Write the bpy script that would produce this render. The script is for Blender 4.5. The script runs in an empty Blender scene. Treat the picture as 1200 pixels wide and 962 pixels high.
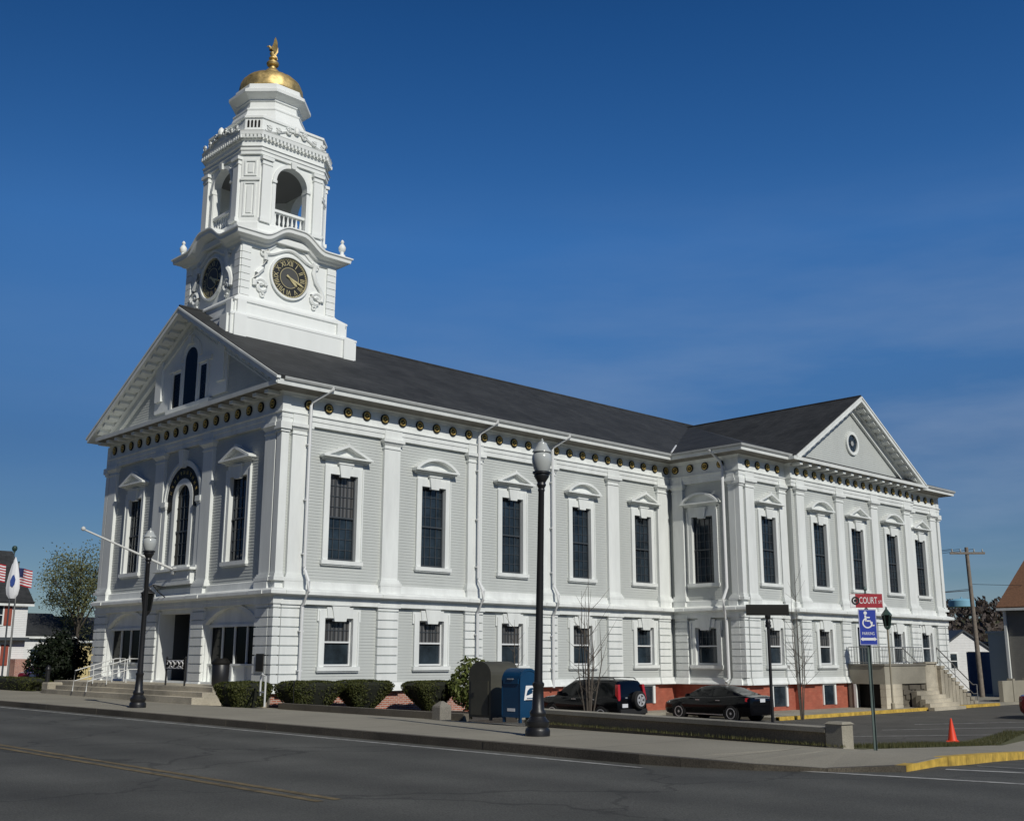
import bpy, bmesh, math, random
from mathutils import Vector, Matrix, noise
from math import sin, cos, pi, radians, sqrt
random.seed(7)
S = bpy.context.scene
COL = S.collection

# ------------------------------------------------------------------ camera, sky, sun, exposure
CAM = Vector((-21.582, -34.954, 1.55))
PIT, ROL, YAW = radians(12.633), radians(.1236), radians(46.269)
F_ = Vector((cos(PIT)*cos(YAW), cos(PIT)*sin(YAW), sin(PIT)))
r_ = Vector((sin(YAW), -cos(YAW), 0)); u_ = r_.cross(F_)
r2 = r_*cos(ROL) + u_*sin(ROL); u2 = r2.cross(F_)
cd = bpy.data.cameras.new('camera'); co = bpy.data.objects.new('camera', cd); COL.objects.link(co)
cd.sensor_width = 36; cd.lens = 36*1283.58/1200; cd.clip_start = .1; cd.clip_end = 5000
M = Matrix((r2, u2, -F_)).transposed().to_4x4(); M.translation = CAM
co.matrix_world = M
S.camera = co

SUN_EL, SUN_OFF = radians(36), radians(12)
W = bpy.data.worlds.new('World'); S.world = W; W.use_nodes = True
wt = W.node_tree; wt.nodes.clear()
wo = wt.nodes.new('ShaderNodeOutputWorld'); bg = wt.nodes.new('ShaderNodeBackground')
sky = wt.nodes.new('ShaderNodeTexSky'); sky.sky_type = 'NISHITA'; sky.sun_disc = False
sky.sun_elevation = SUN_EL; sky.sun_rotation = pi + SUN_OFF
sky.air_density = 1.0; sky.dust_density = 0; sky.ozone_density = 3.0; sky.altitude = 100
hs = wt.nodes.new('ShaderNodeHueSaturation'); hs.inputs['Saturation'].default_value = 1.3
# thin cirrus streaks, laid out by sky direction
tc = wt.nodes.new('ShaderNodeTexCoord'); mp = wt.nodes.new('ShaderNodeMapping')
mp.inputs['Scale'].default_value = (2.0, 2.0, 10); mp.inputs['Rotation'].default_value = (.25, -.18, .3)
cn = wt.nodes.new('ShaderNodeTexNoise'); cn.inputs['Scale'].default_value = 1.6; cn.inputs['Detail'].default_value = 7
cn.inputs['Roughness'].default_value = .55
cr = wt.nodes.new('ShaderNodeMapRange'); cr.inputs[1].default_value = .36; cr.inputs[2].default_value = .74
cr.inputs[3].default_value = 0; cr.inputs[4].default_value = .42
mx = wt.nodes.new('ShaderNodeMixRGB'); mx.inputs[2].default_value = (2.6, 3.3, 4.5, 1)
L = wt.links.new
cz = wt.nodes.new('ShaderNodeSeparateXYZ'); cm_ = wt.nodes.new('ShaderNodeMapRange'); cm_.inputs[1].default_value = .42; cm_.inputs[2].default_value = .20; cm_.inputs[3].default_value = 0; cm_.inputs[4].default_value = 1
cx_ = wt.nodes.new('ShaderNodeMapRange'); cx_.inputs[1].default_value = .45; cx_.inputs[2].default_value = .85; cx_.inputs[3].default_value = .15; cx_.inputs[4].default_value = 1
cmul = wt.nodes.new('ShaderNodeMath'); cmul.operation = 'MULTIPLY'; cmu2 = wt.nodes.new('ShaderNodeMath'); cmu2.operation = 'MULTIPLY'
L(tc.outputs['Generated'], mp.inputs[0]); L(mp.outputs[0], cn.inputs['Vector']); L(cn.outputs[0], cr.inputs[0])
L(tc.outputs['Generated'], cz.inputs[0]); L(cz.outputs[2], cm_.inputs[0]); L(cz.outputs[0], cx_.inputs[0]); L(cm_.outputs[0], cmul.inputs[0]); L(cx_.outputs[0], cmul.inputs[1]); L(cmul.outputs[0], cmu2.inputs[0]); L(cr.outputs[0], cmu2.inputs[1])
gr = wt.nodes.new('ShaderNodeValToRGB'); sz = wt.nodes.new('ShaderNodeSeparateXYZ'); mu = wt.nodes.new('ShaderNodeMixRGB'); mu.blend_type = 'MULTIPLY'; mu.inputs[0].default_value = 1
STOPS = [(0, (.36, .42, .55)), (.10, (.40, .46, .58)), (.18, (.50, .54, .67)), (.27, (.80, .82, .95)), (.36, (.98, 1.02, 1.18)), (.53, (.62, .78, .98)), (.70, (.34, .46, .60)), (1, (.24, .34, .46))]  # overhead stops, above the view, darkened to lower the fill light
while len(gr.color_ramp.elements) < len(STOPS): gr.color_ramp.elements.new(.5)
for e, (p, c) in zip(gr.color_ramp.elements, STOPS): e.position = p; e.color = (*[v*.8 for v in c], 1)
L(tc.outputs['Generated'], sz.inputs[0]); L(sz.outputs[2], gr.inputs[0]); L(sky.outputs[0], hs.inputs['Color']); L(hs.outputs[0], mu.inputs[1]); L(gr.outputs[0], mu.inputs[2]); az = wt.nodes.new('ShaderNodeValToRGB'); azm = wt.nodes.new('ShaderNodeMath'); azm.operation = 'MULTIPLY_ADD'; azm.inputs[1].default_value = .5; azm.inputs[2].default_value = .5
AZ = [(.0, .34), (.25, .40), (.55, .80), (.65, .95), (.95, 1.15)]          # sky paler to the east; unseen west dimmed bluish to cut fill light
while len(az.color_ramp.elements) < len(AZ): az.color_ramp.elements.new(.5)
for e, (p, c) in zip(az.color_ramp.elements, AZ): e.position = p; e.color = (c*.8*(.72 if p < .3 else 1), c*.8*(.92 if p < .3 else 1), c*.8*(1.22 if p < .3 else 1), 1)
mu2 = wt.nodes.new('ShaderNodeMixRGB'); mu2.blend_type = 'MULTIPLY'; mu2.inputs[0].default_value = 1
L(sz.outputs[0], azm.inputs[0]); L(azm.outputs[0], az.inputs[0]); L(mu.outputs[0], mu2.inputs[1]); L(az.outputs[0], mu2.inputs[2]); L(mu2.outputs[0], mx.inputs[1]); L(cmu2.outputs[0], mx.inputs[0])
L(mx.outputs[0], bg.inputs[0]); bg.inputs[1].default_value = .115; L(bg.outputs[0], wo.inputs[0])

sd = bpy.data.lights.new('sun', 'SUN'); sd.energy = 3.3; sd.angle = radians(.5); sd.color = (1, .968, .88)
so = bpy.data.objects.new('sun', sd); COL.objects.link(so)
tosun = Vector((-sin(SUN_OFF)*cos(SUN_EL), -cos(SUN_OFF)*cos(SUN_EL), sin(SUN_EL)))
so.rotation_euler = tosun.to_track_quat('Z', 'Y').to_euler(); so.location = (-40, -80, 60)
S.view_settings.view_transform = 'Standard'; S.view_settings.look = 'None'
S.view_settings.exposure = 0; S.view_settings.gamma = 1

# ------------------------------------------------------------------ materials
def mat(name, col, rough=.7, metal=0, spec=.5, var=0, vscale=3, bump=0, bscale=40, coat=0, fn=None, streak=False):
    m = bpy.data.materials.new(name); m.use_nodes = True
    nt = m.node_tree; b = nt.nodes['Principled BSDF']
    b.inputs['Base Color'].default_value = (*col, 1); b.inputs['Roughness'].default_value = rough
    b.inputs['Metallic'].default_value = metal; b.inputs['Specular IOR Level'].default_value = spec
    b.inputs['Coat Weight'].default_value = coat
    l = nt.links.new
    g = nt.nodes.new('ShaderNodeNewGeometry')
    if var:
        mpn = nt.nodes.new('ShaderNodeMapping'); l(g.outputs['Position'], mpn.inputs[0])
        if streak: mpn.inputs['Scale'].default_value = (1, 1, .18)
        n = nt.nodes.new('ShaderNodeTexNoise'); n.inputs['Scale'].default_value = vscale; n.inputs['Detail'].default_value = 6
        n.inputs['Roughness'].default_value = .65
        l(mpn.outputs[0], n.inputs['Vector'])
        r = nt.nodes.new('ShaderNodeMapRange'); r.inputs[1].default_value = .3; r.inputs[2].default_value = .7
        r.inputs[3].default_value = 1-var; r.inputs[4].default_value = 1+var
        l(n.outputs[0], r.inputs[0])
        v = nt.nodes.new('ShaderNodeVectorMath'); v.operation = 'SCALE'; v.inputs[0].default_value = col
        l(r.outputs[0], v.inputs['Scale']); l(v.outputs[0], b.inputs['Base Color'])
    if bump:
        n2 = nt.nodes.new('ShaderNodeTexNoise'); n2.inputs['Scale'].default_value = bscale; n2.inputs['Detail'].default_value = 4
        l(g.outputs['Position'], n2.inputs['Vector'])
        bp = nt.nodes.new('ShaderNodeBump'); bp.inputs['Strength'].default_value = bump; bp.inputs['Distance'].default_value = .02
        l(n2.outputs[0], bp.inputs['Height']); l(bp.outputs[0], b.inputs['Normal'])
    if fn: fn(nt, b, g)
    return m

def clap(nt, b, g):          # lapped clapboards, 11 cm exposure
    l = nt.links.new
    sx = nt.nodes.new('ShaderNodeSeparateXYZ'); l(g.outputs['Position'], sx.inputs[0])
    d = nt.nodes.new('ShaderNodeMath'); d.operation = 'DIVIDE'; d.inputs[1].default_value = .125; l(sx.outputs[2], d.inputs[0])
    f = nt.nodes.new('ShaderNodeMath'); f.operation = 'FRACT'; l(d.outputs[0], f.inputs[0])
    i = nt.nodes.new('ShaderNodeMath'); i.operation = 'SUBTRACT'; i.inputs[0].default_value = 1; l(f.outputs[0], i.inputs[1])
    bp = nt.nodes.new('ShaderNodeBump'); bp.inputs['Distance'].default_value = .016; bp.inputs['Strength'].default_value = .8
    l(i.outputs[0], bp.inputs['Height']); l(bp.outputs[0], b.inputs['Normal'])

def brickfn(c1, c2, cm, scale=1, bw=.22, rh=.075, ms=.012):
    def fn(nt, b, g):
        l = nt.links.new
        sx = nt.nodes.new('ShaderNodeSeparateXYZ'); l(g.outputs['Position'], sx.inputs[0])
        a = nt.nodes.new('ShaderNodeMath'); a.operation = 'ADD'; l(sx.outputs[0], a.inputs[0]); l(sx.outputs[1], a.inputs[1])
        cx = nt.nodes.new('ShaderNodeCombineXYZ'); l(a.outputs[0], cx.inputs[0]); l(sx.outputs[2], cx.inputs[1])
        t = nt.nodes.new('ShaderNodeTexBrick'); l(cx.outputs[0], t.inputs['Vector'])
        t.inputs['Color1'].default_value = (*c1, 1); t.inputs['Color2'].default_value = (*c2, 1); t.inputs['Mortar'].default_value = (*cm, 1)
        t.inputs['Scale'].default_value = scale; t.inputs['Brick Width'].default_value = bw; t.inputs['Row Height'].default_value = rh
        t.inputs['Mortar Size'].default_value = ms
        n = nt.nodes.new('ShaderNodeTexNoise'); n.inputs['Scale'].default_value = 2.5; n.inputs['Detail'].default_value = 5
        l(g.outputs['Position'], n.inputs['Vector'])
        r = nt.nodes.new('ShaderNodeMapRange'); r.inputs[3].default_value = .6; r.inputs[4].default_value = 1.4; l(n.outputs[0], r.inputs[0])
        v = nt.nodes.new('ShaderNodeVectorMath'); v.operation = 'SCALE'; l(t.outputs['Color'], v.inputs[0]); l(r.outputs[0], v.inputs['Scale'])
        l(v.outputs[0], b.inputs['Base Color'])
        bp = nt.nodes.new('ShaderNodeBump'); bp.inputs['Strength'].default_value = .4; bp.inputs['Distance'].default_value = .01
        l(t.outputs['Fac'], bp.inputs['Height']); bp.invert = True; l(bp.outputs[0], b.inputs['Normal'])
    return fn

def slate(nt, b, g):         # slate courses seen as fine lines, blotchy tones
    l = nt.links.new
    sx = nt.nodes.new('ShaderNodeSeparateXYZ'); l(g.outputs['Position'], sx.inputs[0])
    a = nt.nodes.new('ShaderNodeMath'); a.operation = 'ADD'; l(sx.outputs[0], a.inputs[0]); l(sx.outputs[1], a.inputs[1])
    cx = nt.nodes.new('ShaderNodeCombineXYZ'); l(a.outputs[0], cx.inputs[0]); l(sx.outputs[2], cx.inputs[1])
    t = nt.nodes.new('ShaderNodeTexBrick'); l(cx.outputs[0], t.inputs['Vector'])
    t.inputs['Color1'].default_value = (.031, .033, .034, 1); t.inputs['Color2'].default_value = (.048, .050, .051, 1)
    t.inputs['Mortar'].default_value = (.012, .012, .013, 1); t.inputs['Scale'].default_value = 1
    t.inputs['Brick Width'].default_value = .34; t.inputs['Row Height'].default_value = .10; t.inputs['Mortar Size'].default_value = .008
    n = nt.nodes.new('ShaderNodeTexNoise'); n.inputs['Scale'].default_value = .7; n.inputs['Detail'].default_value = 7
    l(g.outputs['Position'], n.inputs['Vector'])
    r = nt.nodes.new('ShaderNodeMapRange'); r.inputs[1].default_value = .25; r.inputs[2].default_value = .75; r.inputs[3].default_value = .72; r.inputs[4].default_value = 1.28; l(n.outputs[0], r.inputs[0])
    v = nt.nodes.new('ShaderNodeVectorMath'); v.operation = 'SCALE'; l(t.outputs['Color'], v.inputs[0]); l(r.outputs[0], v.inputs['Scale'])
    l(v.outputs[0], b.inputs['Base Color'])

def ground_fn(col, big=.25, fine=.35, cracks=0, joints=0, lane=0):
    def fn(nt, b, g):
        l = nt.links.new
        n1 = nt.nodes.new('ShaderNodeTexNoise'); n1.inputs['Scale'].default_value = .35; n1.inputs['Detail'].default_value = 8; n1.inputs['Roughness'].default_value = .6
        n2 = nt.nodes.new('ShaderNodeTexNoise'); n2.inputs['Scale'].default_value = 45; n2.inputs['Detail'].default_value = 3
        l(g.outputs['Position'], n1.inputs['Vector']); l(g.outputs['Position'], n2.inputs['Vector'])
        a = nt.nodes.new('ShaderNodeMapRange'); a.inputs[1].default_value = .3; a.inputs[2].default_value = .7; a.inputs[3].default_value = 1-big; a.inputs[4].default_value = 1+big; l(n1.outputs[0], a.inputs[0])
        c = nt.nodes.new('ShaderNodeMapRange'); c.inputs[1].default_value = .25; c.inputs[2].default_value = .75; c.inputs[3].default_value = 1-fine; c.inputs[4].default_value = 1+fine; l(n2.outputs[0], c.inputs[0])
        m = nt.nodes.new('ShaderNodeMath'); m.operation = 'MULTIPLY'; l(a.outputs[0], m.inputs[0]); l(c.outputs[0], m.inputs[1])
        out = m
        if cracks:
            w = nt.nodes.new('ShaderNodeTexNoise'); w.inputs['Scale'].default_value = 1.3; w.inputs['Detail'].default_value = 4; l(g.outputs['Position'], w.inputs['Vector'])
            ad = nt.nodes.new('ShaderNodeVectorMath'); ad.operation = 'MULTIPLY_ADD'; ad.inputs[1].default_value = (1.4, 1.4, 0); l(w.outputs['Color'], ad.inputs[0]); l(g.outputs['Position'], ad.inputs[2])
            vo = nt.nodes.new('ShaderNodeTexVoronoi'); vo.feature = 'DISTANCE_TO_EDGE'; vo.inputs['Scale'].default_value = .16; l(ad.outputs[0], vo.inputs['Vector'])
            r = nt.nodes.new('ShaderNodeMapRange'); r.inputs[1].default_value = .002; r.inputs[2].default_value = .009; r.inputs[3].default_value = 1-cracks; r.inputs[4].default_value = 1; l(vo.outputs['Distance'], r.inputs[0])
            m2 = nt.nodes.new('ShaderNodeMath'); m2.operation = 'MULTIPLY'; l(out.outputs[0], m2.inputs[0]); l(r.outputs[0], m2.inputs[1]); out = m2
        if lane:       # tyre-polished and oil-dark bands run along the lanes (the road runs along Y)
            sx = nt.nodes.new('ShaderNodeSeparateXYZ'); l(g.outputs['Position'], sx.inputs[0])
            k = nt.nodes.new('ShaderNodeMath'); k.operation = 'MULTIPLY_ADD'; k.inputs[1].default_value = 3.3; k.inputs[2].default_value = 1.0; l(sx.outputs[0], k.inputs[0])
            s = nt.nodes.new('ShaderNodeMath'); s.operation = 'SINE'; l(k.outputs[0], s.inputs[0])
            r = nt.nodes.new('ShaderNodeMapRange'); r.inputs[1].default_value = -1; r.inputs[2].default_value = 1; r.inputs[3].default_value = 1-lane; r.inputs[4].default_value = 1+lane; l(s.outputs[0], r.inputs[0])
            m2 = nt.nodes.new('ShaderNodeMath'); m2.operation = 'MULTIPLY'; l(out.outputs[0], m2.inputs[0]); l(r.outputs[0], m2.inputs[1]); out = m2
        if joints:
            sx = nt.nodes.new('ShaderNodeSeparateXYZ'); l(g.outputs['Position'], sx.inputs[0])
            d = nt.nodes.new('ShaderNodeMath'); d.operation = 'DIVIDE'; d.inputs[1].default_value = joints; l(sx.outputs[1], d.inputs[0])
            f = nt.nodes.new('ShaderNodeMath'); f.operation = 'FRACT'; l(d.outputs[0], f.inputs[0])
            r = nt.nodes.new('ShaderNodeMath'); r.operation = 'LESS_THAN'; r.inputs[1].default_value = .012; l(f.outputs[0], r.inputs[0])
            q = nt.nodes.new('ShaderNodeMath'); q.operation = 'MULTIPLY_ADD'; q.inputs[1].default_value = -.4; q.inputs[2].default_value = 1; l(r.outputs[0], q.inputs[0])
            m2 = nt.nodes.new('ShaderNodeMath'); m2.operation = 'MULTIPLY'; l(out.outputs[0], m2.inputs[0]); l(q.outputs[0], m2.inputs[1]); out = m2
        v = nt.nodes.new('ShaderNodeVectorMath'); v.operation = 'SCALE'; v.inputs[0].default_value = col; l(out.outputs[0], v.inputs['Scale'])
        l(v.outputs[0], b.inputs['Base Color'])
        bp = nt.nodes.new('ShaderNodeBump'); bp.inputs['Strength'].default_value = .35; bp.inputs['Distance'].default_value = .01
        l(n2.outputs[0], bp.inputs['Height']); l(bp.outputs[0], b.inputs['Normal'])
    return fn

def leaf_mat(name, c1, c2, trans=.25):
    m = bpy.data.materials.new(name); m.use_nodes = True; nt = m.node_tree; b = nt.nodes['Principled BSDF']
    g = nt.nodes.new('ShaderNodeNewGeometry'); l = nt.links.new
    r = nt.nodes.new('ShaderNodeMixRGB'); r.inputs[1].default_value = (*c1, 1); r.inputs[2].default_value = (*c2, 1)
    l(g.outputs['Random Per Island'], r.inputs[0]); l(r.outputs[0], b.inputs['Base Color'])
    b.inputs['Roughness'].default_value = .6; b.inputs['Specular IOR Level'].default_value = .25
    t = nt.nodes.new('ShaderNodeBsdfTranslucent'); l(r.outputs[0], t.inputs[0])
    x = nt.nodes.new('ShaderNodeMixShader'); x.inputs[0].default_value = trans
    l(b.outputs[0], x.inputs[1]); l(t.outputs[0], x.inputs[2]); l(x.outputs[0], nt.nodes['Material Output'].inputs[0])
    return m

def curtain(nt, b, g):        # pleated blind behind glass
    l = nt.links.new
    sx = nt.nodes.new('ShaderNodeSeparateXYZ'); l(g.outputs['Position'], sx.inputs[0])
    a = nt.nodes.new('ShaderNodeMath'); a.operation = 'ADD'; l(sx.outputs[0], a.inputs[0]); l(sx.outputs[1], a.inputs[1])
    k = nt.nodes.new('ShaderNodeMath'); k.operation = 'MULTIPLY'; k.inputs[1].default_value = 34; l(a.outputs[0], k.inputs[0])
    s = nt.nodes.new('ShaderNodeMath'); s.operation = 'SINE'; l(k.outputs[0], s.inputs[0])
    r = nt.nodes.new('ShaderNodeMapRange'); r.inputs[1].default_value = -1; r.inputs[2].default_value = 1; r.inputs[3].default_value = .035; r.inputs[4].default_value = .13; l(s.outputs[0], r.inputs[0])
    l(r.outputs[0], b.inputs['Base Color'])

MW = mat('white_trim_paint', (.72, .74, .72), .6, var=.11, vscale=1.6, streak=True, bump=.05)
MT = mat('tower_white_paint', (.785, .805, .785), .55, var=.035, vscale=1.5, streak=True)
MS = mat('grey_clapboard', (.485, .505, .485), .6, var=.05, vscale=1.0, streak=True)
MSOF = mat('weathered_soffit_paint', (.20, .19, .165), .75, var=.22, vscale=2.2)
MBR = mat('red_brick', (.3, .1, .07), .85, fn=brickfn((.34, .10, .065), (.42, .16, .10), (.42, .38, .34)))
MBR2 = mat('red_brick_paint', (.3, .1, .07), .85, fn=brickfn((.33, .085, .05), (.37, .11, .065), (.30, .09, .06), ms=.006))
MR = mat('roof_slate', (.035, .035, .037), .75, spec=.3, fn=slate)
MG = mat('gilded', (.60, .45, .20), .58, metal=.9, var=.4, vscale=4, bump=.35, bscale=9)
MGN = mat('clock_gilt', (.60, .52, .28), .5, metal=.2, var=.2, vscale=9)
MGD = mat('gold_paint', (.55, .40, .14), .45, metal=.7, var=.3, vscale=9)
MBK = mat('black_iron', (.012, .012, .013), .42, spec=.5, bump=.1)
MDK = mat('dark_rim', (.007, .0065, .005), .6, spec=.3)
MGL = mat('window_glass', (.021, .031, .041), .07, spec=.5, var=.75, vscale=.9, bump=.03, bscale=1.2)
MGS = mat('shaded_glass', (.006, .007, .007), .12, spec=.10)  # darkened copy of the window glass: dim reflections put into colour and gloss
MGC = mat('curtained_glass', (.2, .2, .2), .25, spec=.35, fn=curtain)
MSA = mat('dark_muntin', (.050, .058, .066), .5)
MSW = mat('white_sash', (.70, .71, .71), .5)
MDIAL = mat('clock_dial', (.018, .018, .017), .5)
MDIN = mat('clock_centre', (.07, .07, .066), .6)
MGUT = mat('grey_gutter_paint', (.38, .39, .38), .5, var=.12, vscale=2)
MCL = mat('cast_lead_downspout', (.68, .69, .69), .5)
MASP = mat('asphalt', (.05, .05, .05), .88, spec=.3, fn=ground_fn((.080, .080, .072), .24, .45, cracks=.35, lane=.11))
MASP2 = mat('lot_asphalt', (.07, .07, .07), .9, spec=.25, fn=ground_fn((.088, .084, .075), .22, .35, cracks=.3))
MSIDE = mat('sidewalk_concrete', (.2, .19, .16), .9, spec=.25, fn=ground_fn((.275, .255, .205), .14, .2, joints=2.4))
MCON = mat('concrete', (.27, .25, .20), .9, fn=ground_fn((.27, .25, .20), .3, .2))
MGRA = mat('granite', (.22, .2, .17), .85, fn=ground_fn((.20, .185, .155), .35, .4))
MGRD = mat('dark_granite', (.13, .115, .09), .85, fn=ground_fn((.135, .118, .09), .45, .45))
MKERB = mat('weathered_kerb', (.08, .07, .055), .9, fn=ground_fn((.085, .073, .055), .5, .5))
MWALL = mat('weathered_wall', (.18, .15, .11), .9, fn=ground_fn((.19, .16, .11), .4, .4))
MSTEP = mat('step_granite', (.33, .3, .25), .85, fn=ground_fn((.40, .36, .28), .5, .35))
MYEL = mat('yellow_paint', (.50, .33, .055), .8, var=.45, vscale=4, bump=.2)
MYLN = mat('yellow_line_paint', (.14, .105, .05), .9, var=.5, vscale=5)
MWLN = mat('white_line_paint', (.36, .36, .34), .9, var=.5, vscale=4)
MGRS = mat('grass_ground', (.07, .075, .03), .95, fn=ground_fn((.085, .085, .035), .4, .5))
MSOIL = mat('mulch', (.05, .04, .03), .95, fn=ground_fn((.06, .048, .035), .4, .5))
MCARP = mat('black_car_paint', (.0015, .0017, .003), .2, spec=.2, coat=.22)
MREDP = mat('dark_red_car_paint', (.12, .006, .008), .22, coat=.7)
MCARG = mat('car_glass', (.004, .005, .006), .06, spec=.28)
MTYR = mat('tyre_rubber', (.012, .012, .012), .85)
MALU = mat('alloy', (.55, .55, .56), .35, metal=.35)
MCHR = mat('chrome', (.55, .55, .56), .3, metal=.6)
MRL = mat('red_lamp', (.42, .012, .012), .18, coat=.6)
MPLT = mat('plate_white', (.65, .66, .68), .5)
MBL = mat('mailbox_blue', (.004, .042, .105), .4, var=.08)
MOL = mat('relay_olive', (.058, .056, .042), .6, var=.15)
MWP = mat('sign_white', (.78, .78, .78), .5)
MRS = mat('sign_red', (.34, .012, .025), .5)
MBS = mat('sign_blue', (.008, .035, .33), .5)
MPOST = mat('galvanised_green_post', (.10, .135, .125), .55, metal=.3, var=.2)
MOR = mat('cone_orange', (.75, .045, .006), .55)
MGLB = mat('lamp_globe_acrylic', (.42, .44, .43), .22, spec=.5)
MBARK = mat('bark', (.09, .075, .06), .9, var=.3, vscale=12)
MWOOD = mat('utility_wood', (.20, .17, .14), .9, var=.25, vscale=5)
MWIR = mat('steel_rail', (.30, .30, .29), .45, metal=.6)
MWR = mat('white_rail', (.58, .59, .58), .5)
MBRN = mat('brown_shingle', (.17, .085, .045), .9, var=.3, vscale=8)
MGH = mat('grey_house_paint', (.17, .165, .15), .8, var=.08, fn=clap)
MHW = mat('white_house_paint', (.70, .70, .69), .7, var=.06, fn=clap)
MYW = mat('cream_house_paint', (.55, .45, .22), .75, var=.06, fn=clap)
MBF = mat('blue_fence_paint', (.07, .11, .22), .8, var=.12)
MSH = mat('rust_red_shutter', (.28, .06, .035), .7)
MTANK = mat('tank_blue', (.22, .46, .60), .6)
MNV = mat('flag_navy', (.015, .025, .10), .8); MFR = mat('flag_red', (.40, .015, .025), .8); MFW = mat('flag_white', (.74, .75, .78), .8)
MFB = mat('flag_emblem_blue', (.03, .07, .28), .8)
MHED = leaf_mat('hedge_leaf', (.034, .045, .010), (.095, .100, .028))
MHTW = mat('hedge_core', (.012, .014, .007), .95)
MYEW = leaf_mat('yew_leaf', (.006, .012, .006), (.018, .026, .010))
MRHO = leaf_mat('rhododendron_leaf', (.06, .085, .018), (.16, .18, .05))
MOLV = leaf_mat('spring_leaf', (.10, .115, .05), (.20, .205, .095))
MWDS = leaf_mat('woods_twigs', (.040, .032, .027), (.085, .066, .055), 0)
MHILL = mat('hill_ground', (.05, .042, .036), .95, var=.3, vscale=.05)
MGB = leaf_mat('grass_blade', (.05, .06, .02), (.13, .12, .05))
MGREEN = mat('lantern_green', (.02, .05, .04), .5)

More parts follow.
